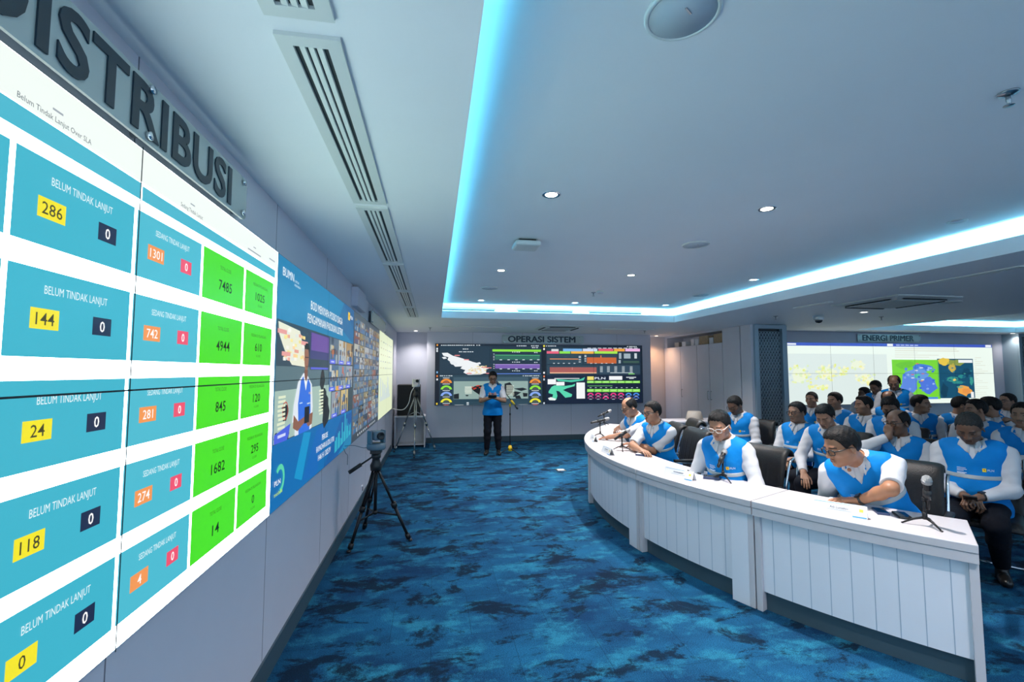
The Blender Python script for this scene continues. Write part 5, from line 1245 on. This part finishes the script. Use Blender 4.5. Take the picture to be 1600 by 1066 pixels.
    def word(s, xc, zc, h, wd, col):
        Vg, Fg = glyphs(s, .03, 1); k = h/CAP; a, b2 = Vg[:, 0].min(), Vg[:, 0].max(); m.c = lin(col)
        m._add([(xc-((gx-a)/(b2-a)-.5)*wd, onvest(xc, zc)+.001+(onvest(xc-wd/2, zc)-onvest(xc+wd/2, zc))*((gx-a)/(b2-a)-.5), zc+gy*k-h/2) for gx, gy in Vg], Fg)
    word('PLN', x0-.036, z0, .016, .036, '#eef4fa')
    for zc, wd in (((.322, .052), (.311, .058), (.300, .040), (.286, .056), (.279, .046)) if near or o.get('print') else ((.315, .045), (.303, .036))):      # small white print, too fine to read
        xs = [.095-wd*k/8 for k in range(9)]
        stick([(x, zc-.0022, .0015) for x in xs]+[(x, zc+.0022, .0015) for x in xs[::-1]], '#cfe6f6')
    m.v = [tuple(p) for p in T2P(np.array(m.v))]; m.build('emblem', M_logo, vo)
    # trousers, belt line and shoes
    Fd = Field(np.minimum(pts.min(0)-.15, (-.30, -.25, .03)), np.maximum(pts.max(0)+.16, (.30, .30, hip+.12)), .012 if near or standing else .014)
    for p in LP: Fd.add(p, off=.012)
    PT = [('el', (0, -.01, hip), RT.T, (.168*w_+.004, .126+.010*f, .12), .05)]
    for p in PT: Fd.add(p)
    sl, X, Y, Z = Fd.all(); Fd.D = np.maximum(Fd.D, np.maximum(.055-Z, Z-(hip+(.0 if standing else .06))).astype(f4)); wrinkle(Fd, .003, 30, sd); V, Q = Fd.mesh(); mesh_obj('trousers', V, Q, M_trou, b)
    for sx, Hj, K, A in legs:
        Fd = Field(A+(-.09, -.13, -.09), A+(.09, .26, .06), .009); t = sx*.12
        Fd.add(('rc', A+(0, -.035, -.045), A+(t*.18, .15, -.055), .037, .030, .02)); Fd.add(('rc', A+(0, -.01, -.05), A+(0, 0, .0), .040, .040, .02)); Fd.add(('rc', A+(t*.1, .09, -.05), A+(t*.2, .155, -.055), .042, .034, .02))
        sl, X, Y, Z = Fd.all(); Fd.D = np.maximum(Fd.D, (.002-Z).astype(f4)); V, Q = Fd.mesh(); mesh_obj('shoe', V, Q, M_shoe, b)
    # spectacles
    if o.get('specs'):
        m = MB(); mm = M_framel if o['specs'] == 'pale' else M_frame; rr_ = .0034 if near else .0028
        for sx in (-1, 1):
            m.tube([(sx*.033+.024*math.copysign(abs(math.cos(a))**.7, math.cos(a)), .101-.006*abs(math.cos(a))*(1 if sx*math.cos(a) > 0 else .2), -.004+.0175*math.copysign(abs(math.sin(a))**.7, math.sin(a))) for a in [k*math.pi/10 for k in range(20)]], rr_, 6, True, False)
            m.tube([(sx*.057, .095, .004), (sx*.074, .07, .005), (sx*.080, .0, .003), (sx*.079, -.02, -.008)], rr_, 6)
        m.tube([(-.011, .101, .0), (0, .104, .003), (.011, .101, .0)], rr_, 6); m.v = [tuple(p) for p in H2P(np.array(m.v))]; m.build('spectacles', mm, b)
    for which in o.get('watch', ''):
        sx, S, E, Wr = arms[0 if which == 'r' else 1]; u = nrm(Wr-E); c = Wr-u*.022; m = MB(); e1 = nrm(np.cross(u, (0, 0, 1))); e2 = np.cross(u, e1)
        rings = [[Vector(c+u*a+(e1*math.cos(2*math.pi*k/20)+e2*math.sin(2*math.pi*k/20))*q) for k in range(20)] for a, q in ((-.011, .0285), (-.010, .033), (.010, .0325), (.011, .028))]
        m.rings(rings, True, True); up = e2 if e2[2] > 0 else -e2; m.box(c+up*.033, (.032, .036, .012), Matrix([list(e1), list(u), list(up)]).transposed())
        m.v = [tuple(p) for p in T2P(np.array(m.v))]; m.build('wristwatch', M_black, b)
    o['obj'] = b; o['hip'] = hip; o['org'] = org2
    return b
# ------------------------------------------------------------------ who sits and stands where
LT, MD, DIM_SKIN = (.37, .195, .118), (.31, .17, .105), (.17, .09, .054)  # skin tones; the audience's dim lighting is put into the darker ones
def H(x, y, d): return pxd(x, y, d)
def mouth(head, look, dz=-.06, dy=.135): a = math.radians(look); return head+np.array([math.cos(a)*dy, math.sin(a)*dy, dz])
PEOPLE = []
def P(**o): PEOPLE.append(o)
P(who='presenter', stand=True, near=1, label='man standing at the boom microphone in a blue vest and dark trousers reading a phone', head=H(770, 590, 9.2), face=262, look=264, pitch=22, lean=1, skin=MD, hair='thick', specs='dark', sleeve='short',
  rh=dict(p=(.045, .30, 1.13), curl=(.7, .6, .3), n=(-.5, 0, .85), pole=(.8, -.5, -.5)), lh=dict(p=(-.045, .30, 1.13), curl=(.7, .6, .3), n=(.5, 0, .85), pole=(-.8, -.5, -.5)))
P(who='balding man at the far end of the desk', near=1, label='balding man in dark glasses at the desk looking down at a tablet, farthest desk sitter', head=H(983, 636, 5.95), face=196, look=186, pitch=26, lean=20, chair=168, tuck=(.38, .20), skin=LT, hair='bald', specs='dark', sleeve='short',
  lh=dict(w=px(952, 683, 2, .785), curl=(.2, .3, .2), pole=(-.8, -.2, -.5)), rh=dict(w=px(963, 671, 2, .80), curl=(.7, .7, .4), n=(-.6, 0, -.6)))
P(who='desk man with crossed forearms', near=1, label='man in dark glasses at the desk with short sleeves, a watch and crossed forearms', head=H(1019, 644, 5.25), face=208, look=192, pitch=6, lean=20, chair=176, tuck=(.38, .20), skin=LT, hair='short', specs='dark', sleeve='short', watch='l',
  lh=dict(w=px(992, 694, 2, .795), curl=(.3, .4, .2), pole=(-1, -.1, -.3), d=(-.75, .55, 0)), rh=dict(w=px(1001, 704, 2, .785), curl=(.3, .4, .2), pole=(1, -.1, -.3), d=(.1, -1, 0)))
P(who='desk man in pale-rimmed glasses', near=1, label='man in pale-rimmed glasses at the desk looking down behind a raised microphone', head=H(1124, 664, 3.92), face=212, look=212, pitch=24, lean=14, chair=198, tuck=(.34, .12), skin=LT, hair='short', specs='pale', sleeve='long', print=1,
  lh=dict(p=(-.10, .30, .64)), rh=dict(p=(.10, .30, .64)))
P(who='man leaning over the near desk section', near=1, label='man in black-rimmed glasses leaning over the near end of the desk with one hand flat', head=H(1315, 697, 3.15), crane=.08, hs=1.08, chair=212, face=212, look=172, pitch=20, lean=27, side=15, tuck=(.34, .10), skin=(.36, .175, .095), hair='short', specs='dark', sleeve='short', watch='l', wide=1.12, fat=.5, print=1,
  lh=dict(w=dk(-32.3, 3.76, .778), curl=((.1, .25, .2), (.12, .25, .2), (.18, .3, .2), (.22, .3, .25)), pole=(-.8, -.3, .9), d=(-.84, .54, -.05)), rh=dict(p=(.215, .10, .47), pole=(.6, -.6, 0), curl=(.4, .5, .3)))
# first row of the audience
P(who='man alone before the lattice column', aud=1, label='man seated alone before the lattice column, head bowed, facing left', head=H(1148, 633, 6.2), face=208, look=196, pitch=30, lean=8, skin=DIM_SKIN, specs='dark', fat=.6, hair='short')
P(who='leftmost man of the front audience row', aud=1, label='man seated at the left of the front audience row, hands together, looking left', head=H(1245, 644, 5.5), face=206, look=190, pitch=4, lean=0, skin=MD, hair='short', specs='dark', fat=.5, watch='r', rh=dict(p=(.06, .30, .62)), lh=dict(p=(-.02, .30, .63)))
P(who='man with a hand on his knee', aud=1, label='man leaning forward in the front audience row with a hand on his knee, looking down', head=H(1289, 650, 4.8), face=212, look=204, pitch=30, lean=14, skin=MD, hair='thick', knees=.17, rh=dict(p=(.17, .40, .60), curl=(.3, .4, .3)), lh=dict(p=(-.08, .34, .66), curl=(.8, .8, .5)))
hA4 = H(1402, 660, 4.4)
P(who='man with a hand over his mouth', aud=1, label='balding man in glasses holding a hand over his mouth behind the leaning man', head=hA4, face=208, look=184, pitch=6, lean=2, skin=DIM_SKIN, hair='bald', specs='dark', rh=dict(w=mouth(hA4, 190, -.13, .13), d=(.15, .1, 1), n=(.95, .2, 0), nw=1, curl=(.9, .9, .6), pole=(.8, .4, -.5)), lh=dict(p=(-.04, .28, .62)))
P(who='large bowed man nearest at the right', aud=1, near=1, label='large man seated nearest at the right with head bowed and hands clasped in his lap', head=H(1514, 668, 3.75), face=214, look=206, pitch=34, lean=4, skin=DIM_SKIN, hair='crop', grey=1, fat=.9, wide=1.12, watch='l', print=1, tuck=(.36, .06), knees=.11, rh=dict(p=(.05, .27, .66), curl=(.9, .8, .5)), lh=dict(p=(-.03, .29, .67), curl=(.9, .8, .5)))
P(who='smiling man at the right edge', aud=1, label='smiling man at the right edge of the photo with arms folded over white papers', head=H(1598, 648, 4.6), face=205, look=196, pitch=2, lean=2, skin=MD, hair='short', moustache=1, rh=dict(p=(-.06, .25, .80), pole=(1, 0, -.5), d=(-1, .2, .1), dw=0), lh=dict(p=(.06, .29, .76), pole=(-1, 0, -.5), d=(1, .2, .1), dw=0))
# rows behind
P(who='short-haired man farthest left behind the front row', aud=1, label='short-haired man farthest left before the map display, behind the front row', head=H(1268, 624, 7.4), face=212, look=206, pitch=2, skin=MD, hair='crop')
P(who='second man from the left behind the front row', aud=1, label='man in the second row before the map display looking left, second from the left', head=H(1304, 626, 6.75), face=208, look=182, pitch=2, skin=MD, hair='short', moustache=1)
P(who='thick-haired man in left profile', aud=1, label='man with thick hair turned in profile to the left in the middle of the audience', head=H(1349, 633, 6.1), face=208, look=166, pitch=0, skin=MD, hair='thick', fat=.4)
P(who='man hidden behind the hand over mouth', aud=1, label='dark-haired man mostly hidden behind the man with a hand over his mouth', head=H(1391, 637, 5.3), face=212, look=214, pitch=26, skin=DIM_SKIN, hair='thick')
P(who='audience man turned to the right', aud=1, label='man with short dark hair in the audience turned to the right', head=H(1439, 631, 6.25), face=225, look=285, pitch=2, skin=MD, hair='short', fat=.6)
P(who='back row man with face turned away', aud=1, label='man in the back row with face turned away, holding a phone before the wall', head=H(1502, 633, 6.6), face=232, look=318, pitch=10, skin=MD, hair='thick', sleeve='short', rh=dict(p=(.05, .30, .68)), lh=dict(p=(-.03, .34, .72), curl=(.7, .7, .4)))
P(who='man with the outstretched forearm', aud=1, label='man behind the large bowed man looking left and stretching a forearm to the right', head=H(1524, 640, 5.4), face=216, look=158, pitch=0, skin=MD, hair='short', lh=dict(w=pxd(1572, 656, 5.35), pole=(-.6, -.4, -.8), d=(1, -.4, 0)), watch='l')
P(who='man half hidden by the outstretched forearm', aud=1, label='dark-haired man half hidden behind the man with the outstretched forearm', head=H(1546, 635, 5.95), face=210, look=130, pitch=2, skin=MD, hair='thick')
P(who='rearmost man with glasses and moustache', aud=1, label='man in glasses with a moustache looking left, rearmost at the right', head=H(1574, 627, 6.8), face=206, look=170, pitch=-2, skin=MD, hair='crop', specs='dark', moustache=2)
P(who='man just left of the standing men', aud=1, label='dark-haired man looking left just left of the two standing men', head=H(1350, 615, 8.9), face=208, look=168, pitch=4, skin=DIM_SKIN, hair='short')
P(who='crouching man', stand=True, aud=1, label='man standing bent with lowered head left of the taller standing man before the map display', head=H(1368, 605, 8.25), face=214, look=188, pitch=22, lean=22, skin=DIM_SKIN, hair='crop')
P(who='standing man', stand=True, aud=1, label='balding man standing above the audience before the green weather map', head=H(1397, 598, 7.6), face=224, look=214, pitch=24, lean=12, skin=DIM_SKIN, hair='bald', rh=dict(p=(.10, .25, .92)), lh=dict(p=(-.14, .24, .92)))
P(who='balding man below the standing man', aud=1, label='balding man in glasses seated just below the standing man before the weather map', head=H(1388, 624, 6.9), face=212, look=206, pitch=20, skin=DIM_SKIN, hair='bald', specs='dark')
CHAIRNOTE = {}
for o in PEOPLE:
    person(o)
    if not o.get('stand'):
        cf = o.get('chair', o['face']); fa = math.radians(cf); x, y = o['org']; back = .05
        chair(x-math.cos(fa)*back, y-math.sin(fa)*back, cf, 'black chrome-framed chair under the '+o['who'], 'black chairs of the desk and the audience')
p = dk(27, 3.05); chair(p.x, p.y, 180-27+12, 'empty black chair at the far bend of the desk beyond the balding man', 'black chairs of the desk and the audience')

# things held in hands
def held(name, label, cat, c, size, rz, tilt, m, screen=None):
    t = thing(name, label, cat, c, rz); R_ = Matrix.Rotation(tilt, 4, 'X'); mb = MB(); mb.box((0, 0, 0), size, R_); mb.build('body', m, t, bev=min(size)*.3)
    if screen: mb = MB(); mb.box(R_ @ Vector((0, 0, size[2]/2)), (size[0]*.92, size[1]*.9, .001), R_); mb.build('screen', screen, t)
    return t
def of(i, v): o = PEOPLE[i]; r = rotz(math.radians(o['face']-90)) @ np.array(v, float); return np.array([o['org'][0]+r[0], o['org'][1]+r[1], r[2]])
held('phone', 'black phone held sideways by the man at the boom microphone', 'phone', of(0, (0, .40, 1.165)), (.16, .085, .010), math.radians(262-90), .7, M_black, M_glass)
held('cap', 'dark folded cap in the hand of the man with a hand on his knee', 'cap', of(7, (-.10, .46, .68)), (.17, .13, .05), math.radians(180), .2, M_trou)
held('paper_sheaf', 'white papers on the lap of the smiling man at the right edge', 'papers', of(10, (0, .36, .70)), (.30, .22, .006), math.radians(205-90), .25, M_paper)
held('phone', 'dark phone in the hands of the man with face turned away', 'phone', of(16, (0, .44, .74)), (.08, .15, .010), math.radians(232-90), .4, M_black, M_glass)
held('folder', 'blue and white folder on the lap of the man behind the large bowed man', 'folder', of(17, (.05, .40, .66)), (.23, .30, .012), math.radians(216-90), .5, M_paper, M_vest)
held('phone', 'dark phone in the clasped hands of the large bowed man', 'phone', of(9, (.02, .36, .66)), (.08, .15, .012), math.radians(214-90), .5, M_black, M_glass)
